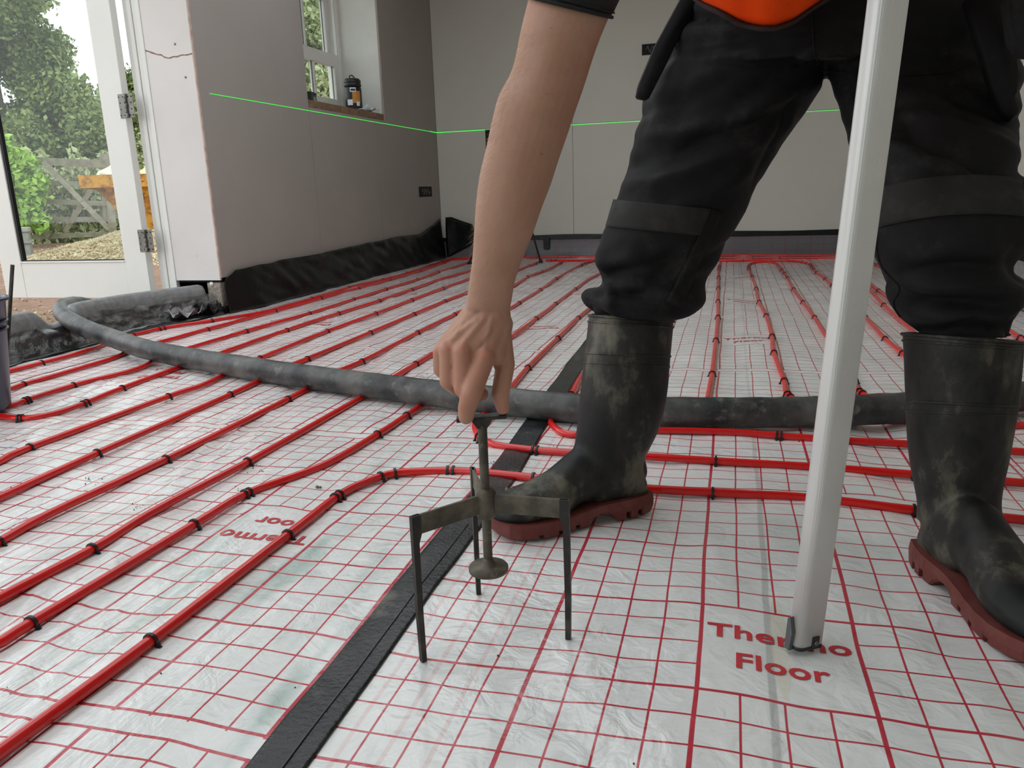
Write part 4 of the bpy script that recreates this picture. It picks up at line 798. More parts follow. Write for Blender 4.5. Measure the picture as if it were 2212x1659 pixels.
tree('lower bushy tree right of the tall one, seen through the glass door', at(150, 400, 20), 4.9, 2.0, M['tree1'], 26000, 4)
tree('small tree at the right side of the glass door', at(250, 400, 21), 3.6, 1.8, M['tree2'], 16000, 5)
tree('tree seen in the gap between the door and its frame', at(330, 400, 22), 4.2, 1.8, M['tree1'], 14000, 6)
tree('dark tree off behind the left edge of the door', at(-180, 400, 20), 7.5, 2.6, M['tree1'], 16000, 7)
tree('pale leafy tree seen through the sash window', at(690, 300, 17), 7.4, 2.3, M['tree2'], 22000, 8)
tree('second pale tree low behind the sash window', at(735, 300, 19), 5.2, 2.3, M['tree2'], 16000, 9)
tree('pale tree at the left of the sash window', at(640, 300, 18), 6.3, 2.2, M['tree2'], 16000, 10)
# hedge belt behind the gate
def belt(n):
    u = rng.uniform(-200, 420, n); t = rng.uniform(15, 17.5, n); z = rng.uniform(-.2, 1.5, n)**1.0
    P = np.array([DP(a, 400, b) for a, b in zip(u, t)]); P[:, 2] = z*(.75+.4*vn(u*.03, t)); return P
V, F = leaves(26000, belt, .04, .11); o = leafobj('hedge', V, F, M['tree2']); tag(o, 'rough green hedge growing behind the field gate', 'hedge')
def vine(n):
    out = []
    cl_ = [(-10, 345, 60), (20, 350, 46), (55, 350, 26), (30, 400, 55), (75, 400, 30), (10, 450, 40), (70, 440, 32), (85, 480, 22), (40, 470, 30)]
    for _ in range(n):
        c = random.choice(cl_); out.append(DP(c[0]+random.gauss(0, c[2]*.4), c[1]+random.gauss(0, c[2]*.36), t0-.25+random.gauss(0, .12)))
    return np.array(out)
V, F = leaves(2600, vine, .045, .10); o = leafobj('climbing_vine', V, F, M['leaf']); tag(o, 'bright green climbing vine over the left end of the field gate', 'vine')
# mesh fence behind the gate
mb = MB()
for i in range(26):
    mb.tube([DP(60+i*7.5, 352, t0+.35), DP(60+i*7.5-40, 520, t0+.35)], .004, 4).tube([DP(20+i*7.5, 352, t0+.35), DP(20+i*7.5+40, 520, t0+.35)], .004, 4)
o = mb.build('wire_fence', M['wood_grey']); tag(o, 'rusty diamond wire mesh behind the field gate', 'fence')

# ------------------------------------------------------------------ the person
per = thing('person', 'person in black work trousers, orange vest and black rubber boots reaching down to the tripod', 'person', (.08, 1.33, 0))
PL = Vector((.08, 1.33, 0))
def pring(a, b, t, ratio=.85, n=28, t2=None, sq=1.0):
    "section across a limb, from its two edges"
    p = DP(a[0], a[1], t); q = DP(b[0], b[1], t2 or t); c = (p+q)/2; U = (q-p)/2; r = np.linalg.norm(U); w = c-CAM; w /= np.linalg.norm(w); w = w-U*(w@U)/r**2; w = w/np.linalg.norm(w)*r*ratio
    out = []
    for k_ in range(n):
        x = 2*math.pi*k_/n; cc, ss = math.cos(x), math.sin(x); m = (abs(cc)**2.4+abs(ss)**2.4)**(-1/2.4) if sq > 1 else 1
        out.append(c+U*cc*m+w*ss*m)
    return out
def subdiv_rings(rings, n=3):
    R = [np.array(r) for r in rings]; flat = [r.reshape(-1) for r in R]; return [f.reshape(-1, 3) for f in catmull(flat, n)]
def finish(o, loc=PL):
    recenter(o, tuple(loc)); o.location = (0, 0, 0)
    o.parent = per
    return o

# trousers
Lr = [((1295,705),(1448,705),1.372,.85),((1268,672),(1488,690),1.372,.85),((1258,648),(1500,668),1.37,.8),((1270,625),(1512,640),1.365,.8),((1291,605),(1520,612),1.36,.8),((1281,575),(1545,575),1.355,.8),((1293,530),(1562,540),1.345,.82),((1307,488),(1580,508),1.335,.82),((1325,430),(1612,452),1.325,.85),((1335,388),(1640,402),1.32,.85),((1366,320),(1674,340),1.315,.85),((1372,275),(1700,295),1.31,.85),((1392,215),(1748,215),1.30,.85),((1420,130),(1780,152),1.29,.8),((1445,75),(1800,90),1.28,.7),((1465,30),(1810,40),1.275,.6)]
Rr = [((1975,745),(2186,752),1.115,.9),((1960,715),(2198,716),1.112,.9),((1944,690),(2208,690),1.105,.88),((1925,650),(2216,642),1.10,.85),((1912,618),(2203,604),1.095,.85),((1903,575),(2190,580),1.085,.88),((1890,520),(2216,522),1.075,.85),((1885,470),(2230,450),1.07,.85),((1877,410),(2212,402),1.075,.8),((1858,372),(2178,362),1.09,.85),((1840,320),(2176,325),1.11,.9),((1826,262),(2188,275),1.15,.9),((1808,200),(2196,200),1.19,.85),((1790,150),(2196,140),1.22,.8),((1760,95),(2190,90),1.235,.75),((1740,40),(2185,40),1.25,.7)]
mb = MB()
mb.loft(subdiv_rings([pring(*r) for r in Lr]), True); mb.loft(subdiv_rings([pring(*r) for r in Rr]), True)
pel = [((1428,128),(2190,128),1.29,.44),((1440,70),(2188,80),1.29,.44),((1466,10),(2180,10),1.285,.44),((1490,-60),(2160,-70),1.28,.44),((1520,-140),(2120,-150),1.27,.44)]
mb.loft(subdiv_rings([pring(*r, t2=1.19, sq=2) for r in pel]), True)
tro = mb.build('trousers', M['trousers']); modded(tro, [('REMESH', dict(mode='VOXEL', voxel_size=.006, use_smooth_shade=True)), ('SMOOTH', dict(factor=.5, iterations=5))])
def proj(co):
    d = co-CAM; z = d@FW; return 1106+FPX*(d@RT)/z, 829.5-FPX*(d@UP)/z
FOLDS = [((1760,190),(1362,300),1.29,.012,.012),((1700,275),(1335,400),1.30,.012,.012),((1720,225),(1350,350),1.30,.010,-.010),((1600,400),(1345,425),1.3,.014,-.006),
 ((1790,130),(1480,170),1.27,.016,.007),((1660,330),(1480,440),1.3,.014,.008),((1480,60),(1410,260),1.28,.02,.008),
 ((1360,300),(1352,360),1.30,.012,.010),((1295,560),(1440,590),1.35,.014,.013),((1290,600),(1480,560),1.35,.010,-.013),((1300,520),(1300,610),1.35,.012,.010),((1330,610),(1500,640),1.36,.012,.013),((1280,635),(1420,625),1.36,.008,-.014),((1340,660),(1320,610),1.36,.010,.012),((1420,545),(1500,560),1.35,.014,-.008),((1460,600),(1530,560),1.35,.012,.010),
 ((1905,245),(2170,345),1.12,.012,.012),((1890,290),(2120,390),1.10,.012,-.012),((1885,330),(2080,395),1.09,.012,.010),((1960,180),(2190,300),1.14,.012,-.010),((1870,300),(1990,385),1.1,.012,.009),((2080,380),(2195,372),1.08,.008,-.012),
 ((1930,545),(2160,530),1.08,.016,.010),((1915,588),(2180,580),1.08,.012,-.014),((1925,620),(2200,615),1.09,.014,.014),((1940,660),(2180,640),1.1,.011,-.013),((1960,690),(2190,680),1.1,.012,.012),((2130,520),(2200,600),1.08,.016,-.012),((2120,690),(2195,640),1.1,.010,.012),((2040,700),(2110,660),1.1,.010,-.010)]
def fold(o):
    me = o.data; n = len(me.vertices); co = np.empty(n*3); me.vertices.foreach_get('co', co); co = co.reshape(-1, 3); no = np.empty(n*3); me.vertex_normals.foreach_get('vector', no); no = no.reshape(-1, 3)
    x, y, z = co[:, 0], co[:, 1], co[:, 2]
    left = (x < .125).astype(float)
    # hanging folds bunch up over the boots
    m = np.clip((.52-z)/.12, 0, 1)
    b = (np.abs(vn(z*19+2*vn(x*7, y*7)*2+left*5, (x+y)*4.5)-.5)*2)
    d = -.020*m*(1-b)**2*1.2 + .012*m*vn(z*26+3, (x-y)*6)
    # drag folds up the thighs, radiating from the crotch
    cx, cz = .14, .80; dx, dz = x-cx, z-cz; ang = np.arctan2(dz, dx); rad = np.hypot(dx, dz)
    r = np.abs(vn(ang*5.2+11+rad*.8, rad*2.2)-.5)*2; k_ = np.clip((z-.50)/.1, 0, 1)*np.clip(rad/.12, 0, 1)
    d += -.013*k_*(1-r)**2.4 + .005*k_*vn(ang*11, rad*5)
    d += .003*(vn(x*40+z*9, z*40+y*30)-.5)
    for (u0, v0), (u1, v1), t_, w_, am in FOLDS:
        A_, B_ = DP(u0, v0, t_)[[0, 2]], DP(u1, v1, t_)[[0, 2]]; q = np.stack([x, z], 1)-A_; L2 = ((B_-A_)**2).sum(); tt = np.clip(q@(B_-A_)/L2, 0, 1)
        bow = (B_-A_)[::-1]*np.array([-1, 1])*.06; dd = np.linalg.norm(q-tt[:, None]*(B_-A_)-(np.sin(tt*math.pi))[:, None]*bow, axis=1); front = np.clip(-(no@FW)*2.5+.2, 0, 1)
        d += am*front*np.exp(-(dd/w_)**2)*np.sin(np.clip(tt, .04, .96)*math.pi)**.5
    co += no*d[:, None]; me.vertices.foreach_set('co', co.ravel()); me.update()
fold(tro); modded(tro, [('SMOOTH', dict(factor=.4, iterations=2))])
bv = BVHTree.FromPolygons([v.co[:] for v in tro.data.vertices], [tuple(p.vertices) for p in tro.data.polygons])
def patch(name, quad, nu, nv, m, off, th, parent, curve=0, bvh=None):
    "cloth panel lying on the trousers; corners TL TR BR BL"
    TL, TR, BR, BL = [np.array(q, float) for q in quad]; P = []; last = None
    for j in range(nv):
        row = []
        for i in range(nu):
            s, t = i/(nu-1), j/(nv-1); q = TL*(1-s)*(1-t)+TR*s*(1-t)+BR*s*t+BL*(1-s)*t; q[1] -= curve*4*s*(1-s)
            d = ray(*q); dd = Vector(d).normalized(); h = (bvh or bv).ray_cast(Vector(CAM), dd)
            if h[0] is not None: row.append(np.array(h[0])-np.array(dd)*off); last = row[-1]
            else: row.append(None)
        P.append(row)
    pts = [p for r in P for p in r if p is not None]
    for j in range(nv):
        for i in range(nu):
            if P[j][i] is None:
                k_ = min(((abs(i-a), a) for a in range(nu) if P[j][a] is not None), default=None)
                s, t = i/(nu-1), j/(nv-1); q = TL*(1-s)*(1-t)+TR*s*(1-t)+BR*s*t+BL*(1-s)*t; tt = (P[j][k_[1]]-CAM)@FW if k_ else 1.2
                P[j][i] = DP(q[0], q[1], tt+.01)
    A_ = np.array([[p for p in r] for r in P]); dep_ = (A_-CAM)@FW
    for _ in range(4):
        d2 = dep_.copy(); d2[1:-1, 1:-1] = np.minimum(dep_[1:-1, 1:-1], (dep_[:-2, 1:-1]+dep_[2:, 1:-1]+dep_[1:-1, :-2]+dep_[1:-1, 2:])/4); dep_ = d2
    F_ = [(j*nu+i, (j+1)*nu+i, (j+1)*nu+i+1, j*nu+i+1) for j in range(nv-1) for i in range(nu-1)]
    V_ = [tuple(CAM+(A_[j, i]-CAM)*(dep_[j, i]/((A_[j, i]-CAM)@FW))) for j in range(nv) for i in range(nu)]
    o = MB().add(V_, F_, True).build(name, m); modded(o, [('SOLIDIFY', dict(thickness=th, offset=0))]); recenter(o, tuple(PL)); o.location = (0, 0, 0); o.parent = parent; return o
finish(tro)
k1 = patch('knee_flap', [(1326,431),(1536,452),(1512,508),(1309,489)], 26, 9, M['cloth_flap'], .004, .003, tro)
k2 = patch('knee_flap', [(1908,404),(2206,388),(2218,468),(1896,492)], 30, 10, M['cloth_flap'], .004, .003, tro, 16)
for a in ([(1326,431),(1536,452)], ): pass
patch('knee_patch', [(1538,452),(1562,458),(1470,665),(1440,650)], 5, 24, M['trousers'], .003, .002, tro)
def slab(name, poly, t, th, m, par, lean=0):
    "stiff cloth pouch hanging off the hip"
    pts = [DP(u, v, t+lean*(v/200)) for u, v in poly]; nrm = -FW*.9+RT*(.3 if poly[0][0] < 1800 else -.3); nrm /= np.linalg.norm(nrm)
    bm = bmesh.new(); vs_ = [bm.verts.new(p) for p in pts]; f = bm.faces.new(vs_); r_ = bmesh.ops.extrude_face_region(bm, geom=[f]); bmesh.ops.translate(bm, verts=[e for e in r_['geom'] if isinstance(e, bmesh.types.BMVert)], vec=V3(-nrm*th))
    bmesh.ops.recalc_face_normals(bm, faces=bm.faces[:]); bmesh.ops.bevel(bm, geom=bm.edges[:], offset=.002, segments=2, affect='EDGES')
    me = bpy.data.meshes.new(name); bm.to_mesh(me); bm.free()
    for p in me.polygons: p.use_smooth = True
    o = link(name, me, m); recenter(o, tuple(PL)); o.location = (0, 0, 0); o.parent = par; return o
slab('holster_pocket', [(1378,209),(1383,182),(1418,98),(1476,-10),(1530,-40),(1515,0),(1478,60),(1440,140),(1402,214)], 1.225, .012, M['trousers'], tro)
slab('holster_pocket', [(2090,-20),(2180,-30),(2190,60),(2196,110),(2201,165),(2196,203),(2190,204),(2203,242),(2187,253),(2170,232),(2150,180),(2130,110)], 1.06, .04, M['trousers'], tro)
for u, v in ((1452, 93), (1458, 102)):
    h = bv.ray_cast(Vector(CAM), Vector(ray(u, v)).normalized())
    if h[0]: 
        q = MB().lathe([(.0001, 0), (.0032, 0), (.0028, .0016), (.0001, .002)], 12, M=Matrix.Translation(h[0]) @ h[1].to_track_quat('Z', 'Y').to_matrix().to_4x4()).build('rivet', M['steel']); recenter(q, tuple(PL)); q.location = (0, 0, 0); q.parent = tro
def seam(px, par, name='seam', r=.0011, m='trousers'):
    pts = []
    for u, v in px:
        h = bv.ray_cast(Vector(CAM), Vector(ray(u, v)).normalized())
        if h[0]: pts.append(np.array(h[0])+np.array(h[1])*.0006)
    if len(pts) > 2:
        q = MB().tube(pts, r, 6).build(name, M[m]); recenter(q, tuple(PL)); q.location = (0, 0, 0); q.parent = par
def lin(a, b, n=20): return [(a[0]+(b[0]-a[0])*i/n, a[1]+(b[1]-a[1])*i/n) for i in range(n+1)]
seam(lin((1752, 20), (1758, 110))+lin((1759, 118), (1776, 145), 8), tro)
seam([tuple(p[:2]) for p in catmull([(1765, 150, 0), (1830, 158, 0), (1870, 170, 0)], 6)], tro)
seam([tuple(p[:2]) for p in catmull([(1945, 162, 0), (2030, 158, 0), (2085, 145, 0), (2125, 122, 0)], 6)], tro, r=.0016)
seam([tuple(p[:2]) for p in catmull([(1895, 500, 0), (1895, 540, 0), (1905, 575, 0), (1925, 600, 0), (1943, 625, 0), (1930, 655, 0), (1948, 690, 0)], 6)], tro)

# boots
def boot(side):
    if side == 'L':
        hb_ = np.array([-.146, 1.384]); d = np.array([-.80, -.60]); L = .300; W = .50
        sh = [((1272,676),(1455,690),1.385,1.0),((1268,720),(1451,730),1.388,1.0),((1262,765),(1447,772),1.392,1.0),((1255,830),(1441,845),1.40,.95),((1250,880),(1432,895),1.405,.9),((1245,930),(1420,935),1.41,.85),((1240,962),(1402,972),1.415,.8),((1228,992),(1390,998),1.42,.75),((1205,1020),(1390,1022),1.425,.65),((1180,1042),(1398,1040),1.43,.5),((1165,1060),(1400,1058),1.433,.42)]
    else:
        hb_ = np.array([.318, 1.245]); d = np.array([.30, -.954]); L = .290; W = .5
        sh = [((1961,716),(2192,734),1.125,1.0),((1964,765),(2190,780),1.13,1.0),((1966,820),(2186,830),1.138,1.0),((1968,870),(2182,880),1.145,1.0),((1970,940),(2172,945),1.155,1.0),((1976,1000),(2162,1005),1.163,1.02),((1985,1050),(2152,1055),1.17,1.05),((1992,1090),(2148,1095),1.178,1.1),((1990,1125),(2152,1130),1.185,1.15)]
    d = d/np.linalg.norm(d); nrm = np.array([-d[1], d[0]])
    g0 = max(float(hfilm(*(hb_+d*s))) for s in (.03, .1, .2, .26))+.0005
    mb = MB(); mb.loft(subdiv_rings([pring(*r, n=32) for r in sh]), True)
    def wid(s): return float(np.interp(s/.3, [0, .04, .15, .35, .5, .68, .82, .93, .985, 1.0], [.028, .034, .040, .037, .040, .0505, .050, .040, .022, .010]))
    top = (lambda s: float(np.interp(s/.3, [0, .03, .12, .25, .38, .5, .62, .75, .88, .96, 1], [.06, .085, .125, .14, .145, .125, .098, .083, .076, .062, .045])))
    def up(s):
        w = wid(s); zt = top(s); zb = .022+(.012 if .33 < s/.3 < .5 else 0); c = hb_+d*s*L/.3; out = []
        for k_ in range(32):
            x = 2*math.pi*k_/32; cc, ss = math.cos(x), math.sin(x); e = 2.6; m = (abs(cc)**e+abs(ss)**e)**(-1/e); zz = (zt+zb)/2+(zt-zb)/2*ss*m; taper = 1-.30*max(0, ss)
            out.append((c[0]+nrm[0]*w*cc*m*taper, c[1]+nrm[1]*w*cc*m*taper, zz+g0))
        return out
    mb.loft([up(s) for s in np.concatenate([[.0015], np.linspace(.006, .294, 30), [.2985]])], True)
    if side == 'L':   # spur on the heel
        hp_ = hb_-d*.001; mb.cap((hp_[0]+d[0]*.012, hp_[1]+d[1]*.012, .095+g0), (hp_[0]+d[0]*.008, hp_[1]+d[1]*.008, .07+g0), .016, .018)
    else: mb.cap((hb_[0]+d[0]*.02, hb_[1]+d[1]*.02, .10+g0), (hb_[0]+d[0]*.022, hb_[1]+d[1]*.022, .06+g0), .026, .030)
    if side == 'L': mb.cap(DP(1320, 985, 1.425), (hb_[0]+d[0]*.135, hb_[1]+d[1]*.135, .075+g0), .046, .043)
    else: mb.cap(DP(2078, 1110, 1.18), (hb_[0]+d[0]*.145, hb_[1]+d[1]*.145, .075+g0), .044, .042)
    o = mb.build('boot', M['rubber']); modded(o, [('REMESH', dict(mode='VOXEL', voxel_size=.0035, use_smooth_shade=True)), ('SMOOTH', dict(factor=.5, iterations=22))])
    finish(o)
    # welts: raised bands round the shaft
    def band(i0, f, r, grow=1.012):
        a, b = sh[i0], sh[i0+1]; q = [((a[0][0]*(1-f)+b[0][0]*f), (a[0][1]*(1-f)+b[0][1]*f)), ((a[1][0]*(1-f)+b[1][0]*f), (a[1][1]*(1-f)+b[1][1]*f))]
        rg_ = np.array(pring(q[0], q[1], a[2]*(1-f)+b[2]*f, a[3], n=48)); c = rg_.mean(0); rg_ = c+(rg_-c)*grow; pts = list(rg_)+[rg_[0], rg_[1]]
        w_ = MB().tube(pts, r, 8).build('welt', M['rubber']); recenter(w_, tuple(PL)); w_.location = (0, 0, 0); w_.parent = o
    band(0, .12, .0026, 1.0); band(0, .42, .0018, 1.0)
    band(1 if side == 'L' else 2, .95, .0020, .995); band(2 if side == 'L' else 3, .28, .0016, .995)
    # sole with cut treads
    segs = []
    zs_ = [(.0, .012), (.006, .002), (.022, .0), (.026, .0), (.0265, .012), (.036, .012), (.0365, .0), (.050, .0), (.0505, .013), (.060, .013), (.0605, .0), (.075, .0), (.082, .010), (.095, .018), (.112, .018), (.125, .013), (.132, .006), (.1325, .0), (.150, .0), (.1505, .008), (.160, .008), (.1605, .0), (.185, .0), (.1855, .007), (.195, .007), (.1955, .0), (.222, .0), (.2225, .007), (.232, .007), (.2325, .001), (.262, .003), (.28, .007), (.294, .013), (.3, .020)]
    rings = []
    for s, zb_ in zs_:
        w = wid(min(max(s, .002), .2985))+.0055; zt_ = float(np.interp(s, [0, .05, .1, .16, .24, .3], [.040, .038, .036, .028, .030, .036])); c = hb_+d*(s*1.03-.0045)*L/.3
        q = [(-w+.004, zb_), (w-.004, zb_), (w, zb_+.004), (w+.0008, (zb_+zt_)/2), (w-.0015, zt_), (-w+.0015, zt_), (-w-.0008, (zb_+zt_)/2), (-w, zb_+.004)]
        rings.append([(c[0]+nrm[0]*x, c[1]+nrm[1]*x, z+g0) for x, z in q])
    so_ = MB().loft(rings, True, False).build('sole', M['sole']); recenter(so_, tuple(PL)); so_.location = (0, 0, 0); so_.parent = o
    so_['label'] = 'brick red moulded sole'
    return o
bL = boot('L'); bR = boot('R')

# body: head, torso, arms, hand as one surface
mb = MB()
arm = [((1190,-160),(1372,-95),.945,.95),((1160,-70),(1345,-25),.945,.95),((1141,0),(1318,32),.945,.95),((1125,65),(1288,105),.943,.95),((1107,148),(1262,186),.94,.95),((1078,205),(1243,240),.937,.95),((1064,255),(1228,285),.937,.95),((1050,320),(1207,345),.94,.93),((1036,378),(1190,398),.945,.92),((1028,440),(1170,450),.95,.9),((1024,500),(1150,508),.957,.86),((1020,560),(1128,562),.965,.8),((1014,605),(1113,606),.972,.74),((1009,640),(1107,640),.977,.68),((1003,668),(1101,672),.981,.64)]
mb.loft(subdiv_rings([pring(*r) for r in arm]), True)
Wp = DP(1052, 668, .981)
mcp = {'index': DP(1047, 772, .962), 'middle': DP(1000, 757, .960), 'ring': DP(970, 752, .972), 'pinky': DP(953, 757, .990)}
for nme, w0, r0, r1 in (('index', (1078, 680, .983), .0150, .0130), ('middle', (1058, 676, .980), .0150, .0130), ('ring', (1035, 676, .982), .0145, .0122), ('pinky', (1018, 680, .988), .0135, .0112)):
    mb.cap(DP(*w0), mcp[nme]+FW*.004, r0, r1)
for a_, b_, r0, r1 in (((1068, 690, .978), (1024, 752, .966), .0152, .0130), ((1048, 690, .978), (986, 745, .970), .0150, .0126), ((1026, 695, .982), (964, 748, .982), .0142, .0115), ((1085, 700, .986), (1068, 765, .975), .0140, .0135)): mb.cap(DP(*a_), DP(*b_), r0, r1)
mb.cap(DP(1035, 700, .992), DP(990, 750, .995), .014, .012).cap(DP(1052, 690, .99), DP(1030, 760, .99), .016, .014)
mb.cap(DP(1078, 700, .992), DP(1086, 765, .992), .015, .0135)        # thumb base
mb.cap(DP(1060, 740, .985), DP(1082, 790, .990), .012, .009)         # web
mb.cap(DP(1082, 720, .985), DP(1092, 790, .990), .0135, .0122)
def finger(pts, rs):
    for i in range(len(pts)-1): mb.cap(pts[i], pts[i+1], rs[i], rs[i+1])
finger([mcp['index'], DP(1020, 845, .958), DP(1009, 880, .972), DP(1007, 900, .982)], [.0134, .0130, .0116, .0102])
finger([mcp['middle'], DP(1001, 838, .968), DP(1020, 852, .992), DP(1040, 851, 1.005)], [.0125, .0125, .0105, .0092])
finger([mcp['ring'], DP(969, 822, .982), DP(985, 838, 1.006), DP(1005, 836, 1.018)], [.0120, .0118, .010, .0088])
finger([mcp['pinky'], DP(952, 798, 1.0), DP(966, 812, 1.02), DP(984, 812, 1.028)], [.0105, .0100, .009, .0078])
finger([DP(1092, 785, .990), DP(1081, 850, .990), DP(1086, 882, .993)], [.0124, .0116, .0086])
# torso, neck, head, other arm (above the frame)
RS = np.array([-.075, .985, 1.02]); LS = np.array([.30, 1.06, 1.19]); elb = DP(1160, 222, .94)
armtop = DP(1282, -128, .945)
mb.cap(armtop, RS, .048, .056)
chest = (RS+LS)/2+np.array([0, .03, -.02]); waist = np.array([.10, 1.36, 1.00])
for f in (-.07, 0, .07): mb.cap(waist+np.array([f, 0, 0]), chest+np.array([f*1.4, 0, 0]), .10, .105)
mb.cap(RS+(LS-RS)*.12, RS+(LS-RS)*.88, .060, .060)
nk = chest+np.array([-.05, -.07, .09]); hd = nk+np.array([-.06, -.12, .07])
mb.cap(chest+np.array([0, -.02, .04]), nk, .062, .056).cap(nk, hd, .056, .062)
hup = np.array([-.08, -.90, .42]); hup /= np.linalg.norm(hup); ff = np.array([-.25, -.38, -.9]); ff -= hup*(ff@hup); ff /= np.linalg.norm(ff); hs = np.cross(ff, hup)
mb.cap(hd+hup*.030-ff*.012, hd-hup*.070+ff*.022, .086, .056, 40)     # skull to jaw
fd = np.array([-.20, -.60, -.77]); fd /= np.linalg.norm(fd)
mb.cap(hd+ff*.078+hup*.005, hd+ff*.094-hup*.028, .010, .0135).cap(hd+ff*.070+hup*.024-hs*.034, hd+ff*.070+hup*.024+hs*.034, .012, .012).cap(hd+ff*.066-hup*.062-hs*.012, hd+ff*.066-hup*.062+hs*.012, .014, .014).cap(hd+ff*.060-hup*.098, hd+ff*.062-hup*.1, .022, .021)
for s in (-1, 1):
    mb.cap(hd+hs*s*.080-hup*.020, hd+hs*s*.086+hup*.006-ff*.008, .013, .017)
LE = np.array([.44, .90, .93]); LH = MP @ Vector((.0, .03, .93)); LH = np.array(LH)
mb.cap(LS, LE, .054, .045).cap(LE, LH+np.array([.035, .01, -.01]), .043, .029)
mb.cap(LH+np.array([.045, .01, 0]), LH+np.array([.0, .016, .0]), .026, .024)
for i in range(4):
    zz = .90+.021*i; q = [np.array(MP @ Vector(p)) for p in ((.028, .020, zz), (-.010, .026, zz), (-.031, .012, zz), (-.030, -.012, zz-.002), (-.016, -.021, zz-.003))]
    for a, b, r1, r2 in zip(q[:-1], q[1:], (.011, .0105, .0098, .009), (.0105, .0098, .009, .0082)): mb.cap(a, b, r1, r2)
q = [np.array(MP @ Vector(p)) for p in ((.030, .010, .96), (.031, -.014, .975), (.012, -.024, .99))]
mb.cap(q[0], q[1], .013, .0115).cap(q[1], q[2], .0115, .0095)
body = mb.build('body', M['skin']); modded(body, [('REMESH', dict(mode='VOXEL', voxel_size=.0021, use_smooth_shade=True)), ('SMOOTH', dict(factor=.5, iterations=4))])
me = body.data; n = len(me.vertices); co = np.empty(n*3); me.vertices.foreach_get('co', co); co = co.reshape(-1, 3); no = np.empty(n*3); me.vertex_normals.foreach_get('vector', no); no = no.reshape(-1, 3)
red = np.zeros(n)
tips = [DP(1003, 905, .985), DP(1087, 885, .99), DP(1018, 860, .955), DP(995, 845, .96)]
for nme, p in list(mcp.items()): 
    dist = np.linalg.norm(co-(p-FW*.010), axis=1); red = np.maximum(red, .8*np.exp(-(dist/.009)**2)); co += no*(.0022*np.exp(-(dist/.008)**2))[:, None]
for p in tips: dist = np.linalg.norm(co-p, axis=1); red = np.maximum(red, .55*np.exp(-(dist/.012)**2))
hm = np.exp(-(np.linalg.norm(co-DP(1020, 820, .97), axis=1)/.05)**2); red = np.maximum(red, .45*hm)
# tendons and veins on the back of the hand, creases over finger joints
for a, b, rr_, am in [((1062, 690), (1046, 752), .0035, .0012), ((1045, 690), (1003, 738), .0035, .0014), ((1028, 692), (975, 735), .003, .0014), ((1012, 700), (958, 740), .003, .0010), ((1000, 695), (985, 720), .002, .0012), ((1060, 715), (1035, 745), .002, .0008)]:
    A_ = DP(*a, .966); B_ = DP(*b, .955); AB = B_-A_; cr = co-A_; cr2 = cr-np.outer(cr@FW, FW); ab2 = AB-FW*(AB@FW); tt = np.clip(cr2@ab2/(ab2@ab2), 0, 1); dd = np.linalg.norm(cr2-tt[:, None]*ab2, axis=1)
    mk = (np.abs(cr@FW) < .05); co += no*(mk*am*np.exp(-(dd/rr_)**2))[:, None]
me.vertices.foreach_set('co', co.ravel())
ca = me.attributes.new('red', 'FLOAT', 'POINT'); ca.data.foreach_set('value', red); me.update()
bvb = BVHTree.FromPolygons([v.co[:] for v in me.vertices], [tuple(p.vertices) for p in me.polygons])
finish(body)
# finger nail on thumb
# fine hairs along the forearm
hv, hf = [], []
for _ in range(1000):
    v = random.uniform(60, 650); left = np.interp(v, [0, 148, 205, 320, 440, 560, 640], [1141, 1107, 1078, 1050, 1028, 1020, 1009]); u = left+abs(random.gauss(0, 26))+1.5
    h = bvb.ray_cast(Vector(CAM), Vector(ray(u, v)).normalized())
    if h[0] is None: continue
    p = np.array(h[0]); nn = np.array(h[1]); t = -RT*random.uniform(.2, .9)-UP*random.uniform(.5, 1.4)+nn*random.uniform(.35, .8); t /= np.linalg.norm(t); L_ = random.uniform(.004, .009)
    q = p+t*L_; q2 = q+(t-UP*.5)*L_*.5; s = .00006; n0 = len(hv); side = np.cross(t, FW); side /= np.linalg.norm(side)+1e-9
    hv += [tuple(p-side*s), tuple(p+side*s), tuple(p+nn*s), tuple(q-side*s), tuple(q+side*s), tuple(q+nn*s), tuple(q2)]
    hf += [(n0, n0+1, n0+4, n0+3), (n0+1, n0+2, n0+5, n0+4), (n0+2, n0, n0+3, n0+5), (n0+3, n0+4, n0+6), (n0+4, n0+5, n0+6), (n0+5, n0+3, n0+6)]
ah = MB().add(hv, hf).build('arm_hair', M['fine_hair']); finish(ah); ah.parent = body; ah['kind'] = 'stuff'
# hair on the head
mb = MB(); bm = bmesh.new(); bmesh.ops.create_icosphere(bm, subdivisions=4, radius=.098)
for v in bm.verts: v.co *= 1+.05*noise.noise(v.co*60)
hc_ = hd+hup*.030-ff*.014; bm.transform(Matrix.Translation(V3(hc_)) @ Matrix.Diagonal((.93, 1.0, .85, 1)))
bmesh.ops.delete(bm, geom=[v for v in bm.verts if (np.array(v.co)-hc_)@ff > .052-.5*max(0, .03-(np.array(v.co)-hc_)@hup) or (np.array(v.co)-hc_)@hup < -.055], context='VERTS'); me = bpy.data.meshes.new('hair'); bm.to_mesh(me); bm.free(); hr = link('hair', me, M['hair'])
finish(hr)
def face_pt(a, b):      # a point on the face, a to the side and b up
    o_ = hd+hs*a+hup*b+ff*.3; h = bvb.ray_cast(Vector(o_), Vector(-ff)); return np.array(h[0]) if h[0] is not None else hd+ff*.09+hs*a+hup*b
